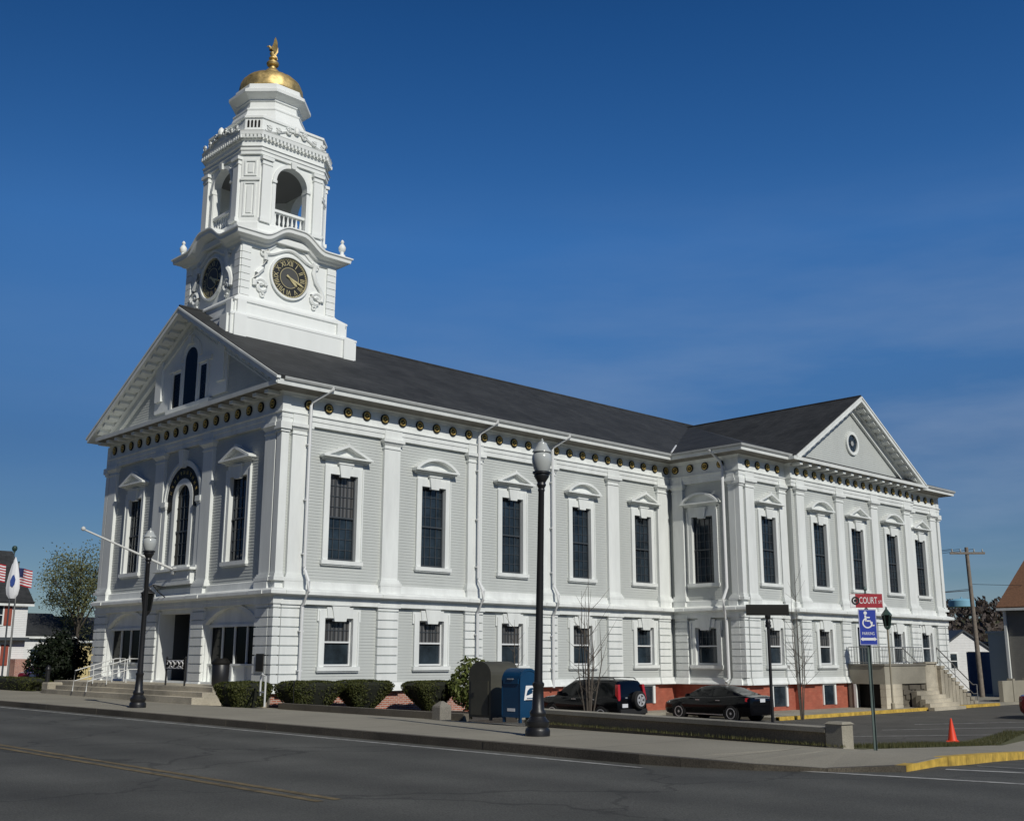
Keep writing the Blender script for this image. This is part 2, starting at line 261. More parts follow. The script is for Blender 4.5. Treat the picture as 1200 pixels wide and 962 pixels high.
# ------------------------------------------------------------------ builders
class MB:
    def __init__(s, o=(0, 0, 0), rz=0):
        s.v = []; s.f = []; s.m = []; s.R = Matrix.Translation(Vector(o)) @ Matrix.Rotation(rz, 4, 'Z'); s.cm = 0; s.smooth = set()
    def add(s, vs, fs, sm=False):
        k = len(s.v); s.v += [s.R @ Vector(p) for p in vs]
        for f in fs:
            if sm: s.smooth.add(len(s.f))
            s.f.append([k+i for i in f]); s.m.append(s.cm)
    def box(s, x0, x1, y0, y1, z0, z1, inset=0):
        i = inset
        s.add([(x0, y0, z0), (x1, y0, z0), (x1, y1, z0), (x0, y1, z0), (x0+i, y0+i, z1), (x1-i, y0+i, z1), (x1-i, y1-i, z1), (x0+i, y1-i, z1)],
              [(0, 3, 2, 1), (4, 5, 6, 7), (0, 1, 5, 4), (1, 2, 6, 5), (2, 3, 7, 6), (3, 0, 4, 7)])
    def hexa(s, a, b):      # two quads, matching corner order
        s.add(list(a)+list(b), [(0, 3, 2, 1), (4, 5, 6, 7), (0, 1, 5, 4), (1, 2, 6, 5), (2, 3, 7, 6), (3, 0, 4, 7)])
    def prism_y(s, pts, y0, y1):   # polygon in xz extruded along y
        n = len(pts)
        s.add([(x, y0, z) for x, z in pts]+[(x, y1, z) for x, z in pts],
              [list(range(n)), list(range(2*n-1, n-1, -1))]+[(i, (i+1) % n, n+(i+1) % n, n+i) for i in range(n)])
    def prism_z(s, pts, z0, z1):
        n = len(pts)
        s.add([(x, y, z0) for x, y in pts]+[(x, y, z1) for x, y in pts],
              [list(range(n)), list(range(2*n-1, n-1, -1))]+[(i, (i+1) % n, n+(i+1) % n, n+i) for i in range(n)])
    def prism_x(s, pts, x0, x1):   # polygon in yz
        n = len(pts)
        s.add([(x0, y, z) for y, z in pts]+[(x1, y, z) for y, z in pts],
              [list(range(n)), list(range(2*n-1, n-1, -1))]+[(i, (i+1) % n, n+(i+1) % n, n+i) for i in range(n)])
    def rings(s, rs, close=False, caps=True, sm=False):   # list of rings (equal length, closed loops)
        n = len(rs[0]); vs = [p for r in rs for p in r]; fs = []
        m = len(rs)
        for a in range(m if close else m-1):
            b = (a+1) % m
            for i in range(n): j = (i+1) % n; fs.append((a*n+i, a*n+j, b*n+j, b*n+i))
        s.add(vs, fs, sm)
        if caps and not close:
            s.add(rs[0], [list(range(n))[::-1]]); s.add(rs[-1], [list(range(n))])
    def lathe(s, prof, c=(0, 0, 0), n=16, ph=0, sm=True):
        s.rings([[(c[0]+r*cos(ph+2*pi*i/n), c[1]+r*sin(ph+2*pi*i/n), c[2]+z) for i in range(n)] for r, z in prof], sm=sm)
    def tube(s, pts, rad, n=6, sm=True):
        pts = [Vector(p) for p in pts]
        if not isinstance(rad, (list, tuple)): rad = [rad]*len(pts)
        rs = []; up = Vector((0, 0, 1))
        for i, p in enumerate(pts):
            t = (pts[min(i+1, len(pts)-1)]-pts[max(i-1, 0)]).normalized()
            u = up if abs(t.dot(up)) < .95 else Vector((1, 0, 0))
            a = t.cross(u).normalized(); b = t.cross(a)
            rs.append([tuple(p+(a*cos(2*pi*k/n)+b*sin(2*pi*k/n))*rad[i]) for k in range(n)])
        s.rings(rs, sm=sm)
    def disc_y(s, x, z, r, y0, y1, n=20, r2=None, ry=None):   # cylinder with axis y
        r2 = r if r2 is None else r2
        s.rings([[(x+rr*cos(2*pi*i/n), y, z+rr*sin(2*pi*i/n)) for i in range(n)] for rr, y in ((r, y0), (r2, y1))])
    def annulus_y(s, x, z, ri, ro, y0, y1, n=32, a0=0, a1=2*pi, sx=1):
        full = abs(a1-a0-2*pi) < 1e-6; rs = []
        m = n if full else n+1
        for i in range(m):
            a = a0+(a1-a0)*i/n
            rs.append([(x+sx*rr*cos(a), y, z+rr*sin(a)) for rr, y in ((ri, y0), (ro, y0), (ro, y1), (ri, y1))])
        s.rings(rs, close=full)
    def build(s, name, mats, parent=None, loc=None, shade=None, merge=False):
        me = bpy.data.meshes.new(name)
        if not isinstance(mats, (list, tuple)): mats = [mats]
        off = Vector((0, 0, 0))
        if loc is not None: off = Vector(loc)
        me.from_pydata([tuple(v-off) for v in s.v], [], s.f)
        for m in mats: me.materials.append(m)
        me.polygons.foreach_set('material_index', s.m)
        if s.smooth:
            me.polygons.foreach_set('use_smooth', [i in s.smooth for i in range(len(s.f))])
        bm = bmesh.new(); bm.from_mesh(me)
        if merge: bmesh.ops.remove_doubles(bm, verts=bm.verts, dist=1e-4)
        bmesh.ops.recalc_face_normals(bm, faces=bm.faces); bm.to_mesh(me); bm.free()
        if s.smooth: me.set_sharp_from_angle(angle=radians(40))
        o = bpy.data.objects.new(name, me); COL.objects.link(o)
        if loc is not None and not parent: o.location = loc
        if parent: o.parent = parent
        return o

def tag(o, label=None, cat=None, group=None, kind=None):
    if label: o['label'] = label
    if cat: o['category'] = cat
    if group: o['group'] = group
    if kind: o['kind'] = kind
    return o
def thing(name, label, cat, loc=(0, 0, 0), rz=0, group=None):
    o = bpy.data.objects.new(name, None); COL.objects.link(o); o.empty_display_size = .3
    o.location = loc; o.rotation_euler = (0, 0, rz)
    return tag(o, label, cat, group)
def copy_tree(o, parent=None):
    c = o.copy(); COL.objects.link(c); c.parent = parent
    for ch in list(o.children): copy_tree(ch, c)
    return c
def text_into(mb, body, size, place, depth=.006, extr=True):
    """adds lettering as flat raised polygons; place(u, v) gives a pair (front, back) of points"""
    cu = bpy.data.curves.new('lettering', 'FONT'); cu.body = body; cu.size = size; cu.align_x = 'CENTER'; cu.align_y = 'CENTER'; cu.resolution_u = 3
    ob = bpy.data.objects.new('lettering', cu); COL.objects.link(ob)
    dg = bpy.context.evaluated_depsgraph_get(); dg.update()
    me = bpy.data.meshes.new_from_object(ob.evaluated_get(dg))
    vs = [place(v.co.x, v.co.y) for v in me.vertices]; fs = [list(p.vertices) for p in me.polygons]
    mb.add(vs, fs)
    COL.objects.unlink(ob); bpy.data.objects.remove(ob); bpy.data.curves.remove(cu); bpy.data.meshes.remove(me)

def zs(x, y=-10):             # the site falls away from the main street on the court side
    f = 1 if y < 2 else max(.12, 1-(y-2)/12)
    return -1.05*min(1, max(0, (x+4)/17))*f

def sweep(mb, path, prof, closed=False):
    """sweep a closed (d, z) profile along a plan path; d is measured to the right of travel, mitred corners"""
    n = len(path); rs = []
    for i, p in enumerate(path):
        p = Vector(p)
        a = (p-Vector(path[i-1])).normalized() if (i > 0 or closed) else None
        b = (Vector(path[(i+1) % n])-p).normalized() if (i < n-1 or closed) else None
        if a is None: a = b
        if b is None: b = a
        na = Vector((a.y, -a.x)); nb = Vector((b.y, -b.x))
        m = (na+nb); m = m/m.dot(na)
        rs.append([(p.x+m.x*d, p.y+m.y*d, z) for d, z in prof])
    mb.rings(rs, close=closed)

def wall_grid(mb, x0, x1, z0, z1, holes, y0=0, y1=.3):
    """solid wall slab with clean rectangular openings (local: x along, y into the building)"""
    xs = sorted({x0, x1, *[h[0] for h in holes], *[h[1] for h in holes]}); zz = sorted({z0, z1, *[h[2] for h in holes], *[h[3] for h in holes]})
    inh = lambda i, j: any(h[0] <= (xs[i]+xs[i+1])/2 <= h[1] and h[2] <= (zz[j]+zz[j+1])/2 <= h[3] for h in holes)
    nx, nz = len(xs), len(zz); idx = lambda i, j, k: (i*nz+j)*2+k
    vs = [(x, y, z) for x in xs for z in zz for y in (y0, y1)]; fs = []
    cell = {(i, j): not inh(i, j) for i in range(nx-1) for j in range(nz-1)}
    for (i, j), on in cell.items():
        if not on: continue
        for k in (0, 1): fs.append([idx(i, j, k), idx(i+1, j, k), idx(i+1, j+1, k), idx(i, j+1, k)][::1 if k == 0 else -1])
        for (di, dj, e) in ((-1, 0, (0, 0, 0, 1)), (1, 0, (1, 0, 1, 1)), (0, -1, (0, 0, 1, 0)), (0, 1, (0, 1, 1, 1))):
            if not cell.get((i+di, j+dj), False):
                a = (i+e[0], j+e[1]); b = (i+e[2], j+e[3])
                fs.append([idx(*a, 0), idx(*b, 0), idx(*b, 1), idx(*a, 1)])
    mb.add(vs, fs)

CLAP = .115
def claps(mb, x0, x1, z0, z1, holes, y=0, tri=None):
    """lapped boards: a thin wedge per course, bottom edge proud, cut round the openings"""
    k = math.ceil(z0/CLAP)
    while (k+1)*CLAP <= z1:
        za, zb = k*CLAP, (k+1)*CLAP; k += 1
        a, b = x0, x1
        if tri:
            xc, zt, zb0 = tri; f = (zt-zb)/(zt-zb0)
            if f < .03: break
            a, b = xc-(xc-x0)*f, xc+(x1-xc)*f
        cuts = sorted((h[0], h[1]) for h in holes if h[2] < zb-.01 and h[3] > za+.01)
        segs = []; c = a
        for h0, h1 in cuts:
            if h0 > c: segs.append((c, h0))
            c = max(c, h1)
        if c < b: segs.append((c, b))
        for p, q in segs:
            mb.add([(p, y+.01, za), (q, y+.01, za), (q, y-.017, za), (p, y-.017, za), (p, y+.01, zb), (q, y+.01, zb), (q, y-.004, zb), (p, y-.004, zb)],
                   [(0, 3, 2, 1), (4, 5, 6, 7), (0, 1, 5, 4), (1, 2, 6, 5), (2, 3, 7, 6), (3, 0, 4, 7)])
# ================================================================== THE TOWN HALL
HALL = thing('town_hall', 'white and grey clapboard town hall with pedimented front and gold domed clock tower', 'building')
FY = 14.9
FRONT = dict(o=(0, FY, 0), rz=-pi/2); SIDE = dict(); WX = 23.1; WY = -4.25; CY = -4.6; CX0, CX1 = 27.2, 40.0; WX1 = 44.1; WC = 33.6
RET = dict(o=(WX, 0, 0), rz=-pi/2); BAY = dict(o=(0, WY, 0)); CEN = dict(o=(0, CY, 0))
GW, Z0, Z1, LZ0, LZ1 = .64, 5.10, 8.38, 1.17, 2.93      # half glass width, upper and lower glass heights
SW = [2.8, 7.32, 11.85, 16.35, 20.85]; SP = [5.05, 9.55, 14.1, 18.55]
BW = [25.5, 41.6]; CW = [29.75, 33.6, 37.5]
def part(mb, name, m, parent=None): return mb.build(name, m, parent or HALL)

def up(cx): return (cx-GW-.02, cx+GW+.02, Z0-.02, Z1+.02)
def lo(cx): return (cx-GW-.02, cx+GW+.02, LZ0-.02, LZ1+.02)
# --- walls
m = MB(); wall_grid(m, 0, WX, .3, 11.3, [up(c) for c in SW]+[lo(c) for c in SW]); claps(m, 0, WX, .5, 10.12, [up(c) for c in SW]+[lo(c) for c in SW]); part(m, 'wall', MS)
m = MB(**RET); wall_grid(m, .0, 4.25, .3, 11.3, [up(2.05), lo(2.05)]); claps(m, .0, 4.25, .5, 10.12, [up(2.05), lo(2.05)]); part(m, 'wall', MS)
m = MB(**BAY); wall_grid(m, WX, CX0, .3, 11.3, [up(25.5), lo(25.7)]); claps(m, WX, CX0, .5, 10.12, [up(25.5), lo(25.7)]); part(m, 'wall', MS)
m = MB(**BAY); wall_grid(m, CX1, WX1, .3, 11.3, [up(41.6), lo(41.6)]); claps(m, CX1, WX1, .5, 10.12, [up(41.6), lo(41.6)]); part(m, 'wall', MS)
m = MB(**CEN); wall_grid(m, CX0, CX1, .3, 11.3, [up(c) for c in CW]+[lo(29.75), lo(37.5), (32.9, 34.3, 1.1, 3.1)]); claps(m, CX0, CX1, .5, 10.12, [up(c) for c in CW]+[lo(29.75), lo(37.5), (32.9, 34.3, 1.1, 3.1)]); part(m, 'wall', MS)
m = MB(o=(WX1, WY, 0), rz=pi/2); wall_grid(m, 0, FY-WY, .3, 11.3, []); claps(m, 0, FY-WY, .5, 10.12, []); part(m, 'wall', MS)
m = MB(o=(WX1, FY, 0), rz=pi); wall_grid(m, 0, WX1, .3, 11.3, []); claps(m, 0, WX1, .5, 10.12, []); part(m, 'wall', MS)
AX = 7.45
FL = (1.15, 4.9, 9.998, 13.75)
m = MB(**FRONT)
wall_grid(m, 0, FY, 3.5, 11.3, [(2.95-GW-.02, 2.95+GW+.02, Z0-.02, Z1+.02), (11.95-GW-.02, 11.95+GW+.02, Z0-.02, Z1+.02), (AX-.72, AX+.72, 5.2, 8.72)])
claps(m, 0, FY, 4.2, 10.12, [(2.95-GW-.02, 2.95+GW+.02, Z0-.02, Z1+.02), (11.95-GW-.02, 11.95+GW+.02, Z0-.02, Z1+.02), (AX-1.34, AX+1.34, 7.55, 9.3), (AX-.72, AX+.72, 5.2, 8.72)])
part(m, 'wall', MS)
m = MB(**FRONT)
wall_grid(m, 0, FY, .3, 3.5, [(1.15, 4.9, .48, 3.36), (10.0, 13.75, .48, 3.36), (6.15, 8.75, .44, 3.22)]); part(m, 'wall', MW)

# --- brick base and white plinth
LOOP = [(0, FY), (0, 0), (WX, 0), (WX, WY), (CX0, WY), (CX0, CY), (CX1, CY), (CX1, WY), (WX1, WY), (WX1, FY)]
m = MB(); sweep(m, [(0, 0), (9.2, 0)], [(-.2, -1.6), (.03, -1.6), (.03, .24), (-.2, .24)]); part(m, 'brick_base', MBR)
m = MB(); sweep(m, [(9.2, 0)]+LOOP[2:], [(-.2, -1.6), (.03, -1.6), (.03, .24), (-.2, .24)]); part(m, 'brick_base', MBR2)
m = MB(); sweep(m, [(0, FY), (0, .0)], [(-.2, -.4), (.03, -.4), (.03, .3), (-.2, .3)]); part(m, 'stone_base', MGRA)
m = MB(); sweep(m, LOOP, [(-.1, .24), (.20, .24), (.20, .30), (.12, .42), (.09, .56), (-.1, .56)]); part(m, 'plinth', MW)
m = MB(); sweep(m, LOOP, [(-.2, 3.40), (.185, 3.40), (.185, 3.54), (.195, 3.55), (.17, 3.66), (.24, 3.70), (.44, 3.74), (.44, 3.85), (.40, 3.90), (.14, 3.97), (.12, 4.22), (.06, 4.25), (-.2, 4.25)])
part(m, 'belt_course', MW)
ENT = [(-.25, 10.08), (.145, 10.08), (.145, 10.26), (.175, 10.27), (.175, 10.44), (.23, 10.46), (.23, 10.51), (.12, 10.53), (.12, 11.10), (.17, 11.12), (.20, 11.2), (.26, 11.24), (-.25, 11.24)]
m = MB(); sweep(m, LOOP, ENT); part(m, 'frieze', MW)
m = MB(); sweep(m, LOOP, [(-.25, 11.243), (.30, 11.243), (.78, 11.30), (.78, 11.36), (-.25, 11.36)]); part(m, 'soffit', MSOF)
m = MB(); sweep(m, LOOP, [(-.2, 11.363), (.81, 11.363), (.81, 11.30), (.86, 11.30), (.88, 11.46), (-.2, 11.46)]); part(m, 'cornice', MW)
def gutter(path):
    m = MB(); sweep(m, path, [(.84, 11.463), (.93, 11.463), (.96, 11.52), (.96, 11.60), (.92, 11.60), (.92, 11.50), (.84, 11.50)]); part(m, 'gutter', MGUT)
gutter([(-.6, 0), (WX, 0), (WX, WY), (CX0-.2, WY)]); gutter([(CX1+.2, WY), (WX1, WY), (WX1, FY)])

# --- rusticated ground-floor piers
def rust(fr, x0, x1, proud=.15, base=True):
    m = MB(**fr); z = .56; i = 0
    while z < 3.38:
        z2 = min(z+.335, 3.395)
        m.box(x0, x1, -proud, .02, z+.024, z2-.024)
        m.box(x0+.012, x1-.012, -proud+.065, .02, z2-.024, z2+.024)
        z += .335
    m.box(x0+.004, x1-.004, -proud+.03, .02, .53, .58)
    if base:
        m.hexa([(x0-.1, -.31, .245), (x1+.1, -.31, .245), (x1+.1, 0, .245), (x0-.1, 0, .245)], [(x0, -proud-.02, .555), (x1, -proud-.02, .555), (x1, 0, .555), (x0, 0, .555)])
    m.box(x0-.06, x1+.06, -.205, .02, 3.375, 3.56)
    m.box(x0-.02, x1+.02, -.47, -.1, 3.735, 3.862); m.box(x0, x1, -.26, .0, 3.8, 4.22)
    part(m, 'rusticated_pier', MW)
def shaft(fr, cx, w=.8, proud=.15):
    m = MB(**fr); h = w/2
    m.box(cx-h-.13, cx+h+.13, -.27, .02, 4.215, 4.33); m.box(cx-h-.09, cx+h+.09, -.235, .02, 4.33, 4.40); m.box(cx-h-.05, cx+h+.05, -.20, .02, 4.40, 4.47)
    m.box(cx-h, cx+h, -proud, .02, 4.47, 9.72)
    m.box(cx-h-.03, cx+h+.03, -.185, .02, 9.68, 9.74)
    m.hexa([(cx-h-.01, -.16, 9.82), (cx+h+.01, -.16, 9.82), (cx+h+.01, .02, 9.82), (cx-h-.01, .02, 9.82)], [(cx-h-.1, -.25, 9.95), (cx+h+.1, -.25, 9.95), (cx+h+.1, .02, 9.95), (cx-h-.1, .02, 9.95)])
    m.box(cx-h+.005, cx+h-.005, -.155, .02, 9.72, 9.82)
    m.box(cx-h-.13, cx+h+.13, -.285, .02, 9.95, 10.085)
    m.box(cx-h-.03, cx+h+.03, -.195, .02, 10.09, 10.45)
    part(m, 'pilaster', MW)
for c in SP: shaft(SIDE, c); rust(SIDE, c-.5, c+.5)
for c in (5.35, 9.55): shaft(FRONT, c, .8)
for c in (.62, FY-.62): shaft(FRONT, c, .72)
for x0, x1 in ((5.0, 5.95), (9.0, 9.95), (.2, 1.1), (FY-1.1, FY-.2)): rust(FRONT, x0, x1)
shaft(SIDE, .70, .72); rust(SIDE, .2, 1.12)
shaft(SIDE, 22.35, .8); rust(SIDE, 21.85, 22.75)
shaft(RET, .62, .66); rust(RET, .25, 1.0); shaft(RET, 3.93, .36); rust(RET, 3.6, 4.1)
shaft(BAY, 23.85, .72); rust(BAY, 23.35, 24.3); shaft(BAY, 26.75, .6); rust(BAY, 26.4, 27.12); shaft(BAY, 40.45, .6); rust(BAY, 40.08, 40.8); shaft(BAY, 43.35, .72); rust(BAY, 42.9, 43.8)
for c in (27.85, 31.75, 35.5, 39.35):
    shaft(CEN, c, .72); rust(CEN, c-.44, c+.44)
# corner posts standing on every salient corner
def corner(px, py, sx, sy):
    m = MB(o=(px, py, 0))
    def bx(a, b, z0, z1): m.box(min(a*sx, -b*sx), max(a*sx, -b*sx), min(a*sy, -b*sy), max(a*sy, -b*sy), z0, z1)
    bx(.14, .18, 4.47, 9.72); bx(.25, .22, 4.215, 4.35); bx(.19, .2, 4.35, 4.47); bx(.19, .2, 9.72, 9.82); bx(.25, .22, 9.82, 10.085); bx(.16, .2, 10.09, 11.1)
    z = .56
    while z < 3.38:
        bx(.14, .18, z+.024, min(z+.335, 3.395)-.024); bx(.085, .14, z+.305, z+.365); z += .335
    bx(.17, .18, 3.38, 3.56)
    part(m, 'corner_post', MW)
corner(0, 0, -1, -1); corner(0, FY, -1, 1); corner(WX, WY, -1, -1); corner(WX1, WY, 1, -1)

# --- windows
def bar(m, x0, x1, y0, y1, z0, z1): m.box(x0, x1, y0, y1, z0, z1)
def window(z0, z1, kind, blind=False, white=False, cols=4, rows=8):
    m = MB(); g = GW; t = .27
    for s in (-1, 1):
        a, b = sorted((s*(g), s*(g+t))); bar(m, a, b, -.075, .01, z0-.02, z1)
        a, b = sorted((s*(g), s*(g+.05))); bar(m, a, b, .01, .2, z0-.02, z1)
        a, b = sorted((s*(g+t-.06), s*(g+t))); bar(m, a, b, -.105, -.07, z0, z1+.3 if kind else z1+.26)
    if kind:
        bar(m, -g-t, g+t, -.072, .01, z1, z1+.30); bar(m, -g-t+.03, g+t-.03, -.05, .01, z1+.30, z1+.52)
    else:
        bar(m, -g-t, g+t, -.072, .01, z1, z1+.34)
        for s in (-1, 1):
            a, b = sorted((s*(g+t), s*(g+t+.07))); bar(m, a, b, -.07, .01, z1-.12, z1+.34)
    bar(m, -g, g, .01, .2, z1, z1+.05)
    w = m.build('window', MW)
    m = MB(); bar(m, -g-t-.05, g+t+.05, -.15, .2, z0-.17, z0-.02); bar(m, -g-t-.02, g+t+.02, -.10, .0, z0-.22, z0-.165); m.build('sill', MW, w)
    # keystone
    m = MB()
    k0, k1, h0, h1 = (.20, .30, z1-.1, z1+.46) if kind else (.26, .40, z1-.12, z1+.52)
    m.hexa([(-k0, -.15, h0), (k0, -.15, h0), (k0, 0, h0), (-k0, 0, h0)], [(-k1, -.17, h1-.06), (k1, -.17, h1-.06), (k1, 0, h1-.06), (-k1, 0, h1-.06)])
    m.box(-k1-.05, k1+.05, -.20, 0, h1-.06, h1)
    if not kind:
        m.hexa([(-k0-.28, -.11, h0+.12), (-k0, -.11, h0+.12), (-k0, 0, h0+.12), (-k0-.28, 0, h0+.12)], [(-k1-.2, -.12, h1-.12), (-k1, -.12, h1-.12), (-k1, 0, h1-.12), (-k1-.2, 0, h1-.12)])
        m.hexa([(k0, -.11, h0+.12), (k0+.28, -.11, h0+.12), (k0+.28, 0, h0+.12), (k0, 0, h0+.12)], [(k1, -.12, h1-.12), (k1+.2, -.12, h1-.12), (k1+.2, 0, h1-.12), (k1, 0, h1-.12)])
    m.build('keystone', MW, w)
    # hood
    if kind:
        zb = z1+.52; hw = 1.16; m = MB()
        m.box(-hw+.12, hw-.12, -.13, .01, zb, zb+.06); m.box(-hw+.05, hw-.05, -.24, .01, zb+.06, zb+.10); m.box(-hw, hw, -.36, .01, zb+.10, zb+.17)
        if kind == 'tri':
            p = [(-hw+.02, zb+.172), (0, zb+.66), (hw-.02, zb+.172)]
            q = [(-hw+.26, zb+.172), (0, zb+.55), (hw-.26, zb+.172)]
            for a in (0, 1):
                m.prism_y([p[a], p[a+1], q[a+1], q[a]], -.34, .01)
            m.prism_y(q, -.10, .01)
            m.prism_y([(-.09, zb+.60), (0, zb+.72), (.09, zb+.60)], -.33, .01)
        else:
            n = 14; R = (hw**2+.5**2)/(2*.5); cz = zb+.172+.5-R; th = math.asin((hw-.02)/R)
            arc = [(R*sin(-th+2*th*i/n), cz+R*cos(-th+2*th*i/n)) for i in range(n+1)]
            r = R-.11; th2 = math.acos(min(1, (zb+.172-cz)/r))
            arc2 = [(r*sin(-th2+2*th2*i/n), cz+r*cos(-th2+2*th2*i/n)) for i in range(n+1)]
            for i in range(n): m.prism_y([arc[i], arc[i+1], arc2[i+1], arc2[i]], -.34, .01)
            m.prism_y(arc2, -.10, .01)
        m.build('pediment', MW, w)
    # sash
    m = MB(); y0, y1 = .10, .16; zm = (z0+z1)/2; f = .05
    for s in (-1, 1):
        a, b = sorted((s*(g-f), s*g)); bar(m, a, b, y0, y1, z0, z1)
    bar(m, -g+f, g-f, y0, y1, z1-f, z1); bar(m, -g+f, g-f, y0, y1, z0, z0+f+.02); bar(m, -g+f, g-f, y0-.03, y1, zm-.03, zm+.03)
    m.build('sash', MSW if white else MSA, w)
    m = MB()
    zlo = z0 if not white else zm+.03
    for c in range(1, cols):
        x = -g+f+(2*g-2*f)*c/cols; bar(m, x-.012, x+.012, .125, .155, zlo+.05, z1-f)
    for r in range(1, rows):
        z = z0+(z1-z0)*r/rows
        if abs(z-zm) > .05 and z > zlo: bar(m, -g+f, g-f, .128, .152, z-.011, z+.011)
    m.build('muntins', MSA if not white else MSA, w)
    m = MB(); m.box(-g+.01, g-.01, .158, .175, z0+.01, zm); m.build('pane', MGL, w)
    m = MB(); m.box(-g+.01, g-.01, .158, .175, zm+.002, z1-.01); m.build('pane', MGC if blind else MGL, w)
    return w
def place(proto, fr, x, first=False):
    o = proto if first else copy_tree(proto)
    R = Matrix.Rotation(fr.get('rz', 0), 4, 'Z'); o.location = Vector(fr.get('o', (0, 0, 0)))+R @ Vector((x, 0, 0)); o.rotation_euler = (0, 0, fr.get('rz', 0)); o.parent = HALL
    return o
wt_b = window(Z0, Z1, 'tri', True); wt_ = window(Z0, Z1, 'tri'); ws_ = window(Z0, Z1, 'seg')
place(wt_b, SIDE, SW[0], True); place(ws_, SIDE, SW[1], True); place(wt_, SIDE, SW[2], True); place(ws_, SIDE, SW[3]); place(wt_, SIDE, SW[4])
place(ws_, RET, 2.05); place(wt_, BAY, BW[0]); place(ws_, CEN, CW[0]); place(wt_, CEN, CW[1]); place(ws_, CEN, CW[2]); place(wt_, BAY, BW[1])
place(wt_, FRONT, 2.95); place(wt_, FRONT, 11.95)
wl_ = window(LZ0, LZ1, None, True, True, 5, 4); wld = window(LZ0, LZ1, None, False, True, 5, 4)
place(wl_, SIDE, SW[0], True); place(wl_, SIDE, SW[1]); place(wl_, SIDE, SW[2]); place(wl_, SIDE, SW[3]); place(wld, SIDE, SW[4], True)
place(wld, RET, 2.05); place(wl_, BAY, 25.7); place(wl_, CEN, CW[0]); place(wld, CEN, CW[2]); place(wld, BAY, BW[1])
# basement lights in the brick
def basement(fr, x0, x1, z0, z1):
    m = MB(**fr); 
    for a, b, c, d in ((x0-.08, x0, z0, z1), (x1, x1+.16, z0, z1), (x0-.08, x1+.16, z1, z1+.08)): m.box(a, b, -.10, 0, c, d)
    w = part(m, 'basement_window', MW)
    m = MB(**fr); m.box(x0, x1, -.04, 0, z0, z1); m.build('pane', MGL, w)
basement(SIDE, 15.1, 16.1, -.65, .16); basement(SIDE, 20.2, 21.3, -.65, .16); basement(BAY, 25.2, 26.3, -.8, .16); basement(CEN, 29.2, 30.2, -.8, .16); basement(BAY, 41.0, 42.0, -.8, .16)

# --- gilt medallions in the frieze
m = MB(); n = 20
def ringset(prs): m.rings([[(r*cos(2*pi*i/n), y, r*sin(2*pi*i/n)) for i in range(n)] for r, y in prs])
ringset(((.20, 0), (.20, -.05), (.165, -.06), (.075, -.02)))
m.cm = 1
m.rings([[(rr*cos(2*pi*i/n), y, rr*sin(2*pi*i/n)) for rr, y in ((.092, -.022), (.092, -.05), (.125, -.075), (.158, -.062), (.158, -.03))] for i in range(n)], close=True)
m.disc_y(0, 0, .058, -.015, -.075, 12, .035)
med = m.build('medallion', [MDK, MGD]); first = [True]
def medal(fr, x):
    o = med if first[0] else med.copy()
    if not first[0]: COL.objects.link(o)
    first[0] = False
    R = Matrix.Rotation(fr.get('rz', 0), 4, 'Z'); o.location = Vector(fr.get('o', (0, 0, 0)))+R @ Vector((x, -.12, 10.87)); o.rotation_euler = (0, 0, fr.get('rz', 0)); o.parent = HALL
for k in range(25): medal(SIDE, 1.0+.904*k)
for k in range(-8, 9): medal(FRONT, AX+.86*k)
for k in range(4): medal(RET, .55+.93*k); medal(BAY, 23.75+.88*k); medal(BAY, 43.45-.88*k)
for k in range(-7, 8): medal(CEN, WC+.85*k)

# --- roofs
RZ, RY = 16.15, 7.30; EZ = 11.62
def slab(m, a, b, c, d, t=.10):
    a, b, c, d = map(Vector, (a, b, c, d)); n = (b-a).cross(d-a).normalized()
    if n.z < 0: n = -n
    m.hexa([tuple(p-n*t) for p in (a, b, c, d)], [tuple(p) for p in (a, b, c, d)])
m = MB()
slab(m, (-.90, -.94, EZ), (36, -.94, EZ), (36, RY, RZ), (-.90, RY, RZ)); slab(m, (-.90, FY+.94, EZ), (36, FY+.94, EZ), (36, RY, RZ), (-.90, RY, RZ))
m.prism_x([(-.7, EZ-.05), (RY, RZ-.2), (FY+.7, EZ-.05)], 35.2, 35.8)
m.tube([(-.9, RY, RZ+.0), (36, RY, RZ+.0)], .07, 6)
part(m, 'roof', MR)
WRZ = 15.72; e0, e1 = WX-.92, WX1+.92; ey = WY-.92; sl = (WRZ-EZ)/(WC-e0)
m = MB(); hy = ey+(WC-e0)
A, B, C, D = (e0, ey, EZ), (e1, ey, EZ), (WC, hy, WRZ), (WC, 15.8, WRZ)
slab(m, A, (e0, 15.8, EZ), D, C); slab(m, B, (e1, 15.8, EZ), D, C); 
tri = [A, B, C]; m.add([(x, y, z-.1) for x, y, z in tri]+tri, [(0, 2, 1), (3, 4, 5), (0, 1, 4, 3), (1, 2, 5, 4), (2, 0, 3, 5)])
g0, g1, gy = CX0-.62, CX1+.62, CY-.84
slab(m, (g0, gy, EZ-.06), (g0, 7, EZ-.06), (WC, 7, WRZ+.03), (WC, gy, WRZ+.03)); slab(m, (g1, gy, EZ-.06), (g1, 7, EZ-.06), (WC, 7, WRZ+.03), (WC, gy, WRZ+.03))
m.tube([(WC, gy, WRZ+.03), (WC, 10, WRZ+.03)], .06, 6)
part(m, 'roof', MR)
# lead valley flashing
vz = lambda y: EZ+(RZ-EZ)/(RY+.94)*(y+.94)
m = MB(); vpts = [(e0+(vz(y)-EZ)/sl, y, vz(y)+.04) for y in (-.9, .8)]
m.tube(vpts, .045, 5, False); part(m, 'valley_flashing', MCL)
m = MB(); m.tube([(6.9, 7.0, 15.7), (6.9, 7.0, 16.75)], .06, 8); part(m, 'vent_pipe', MSOF)

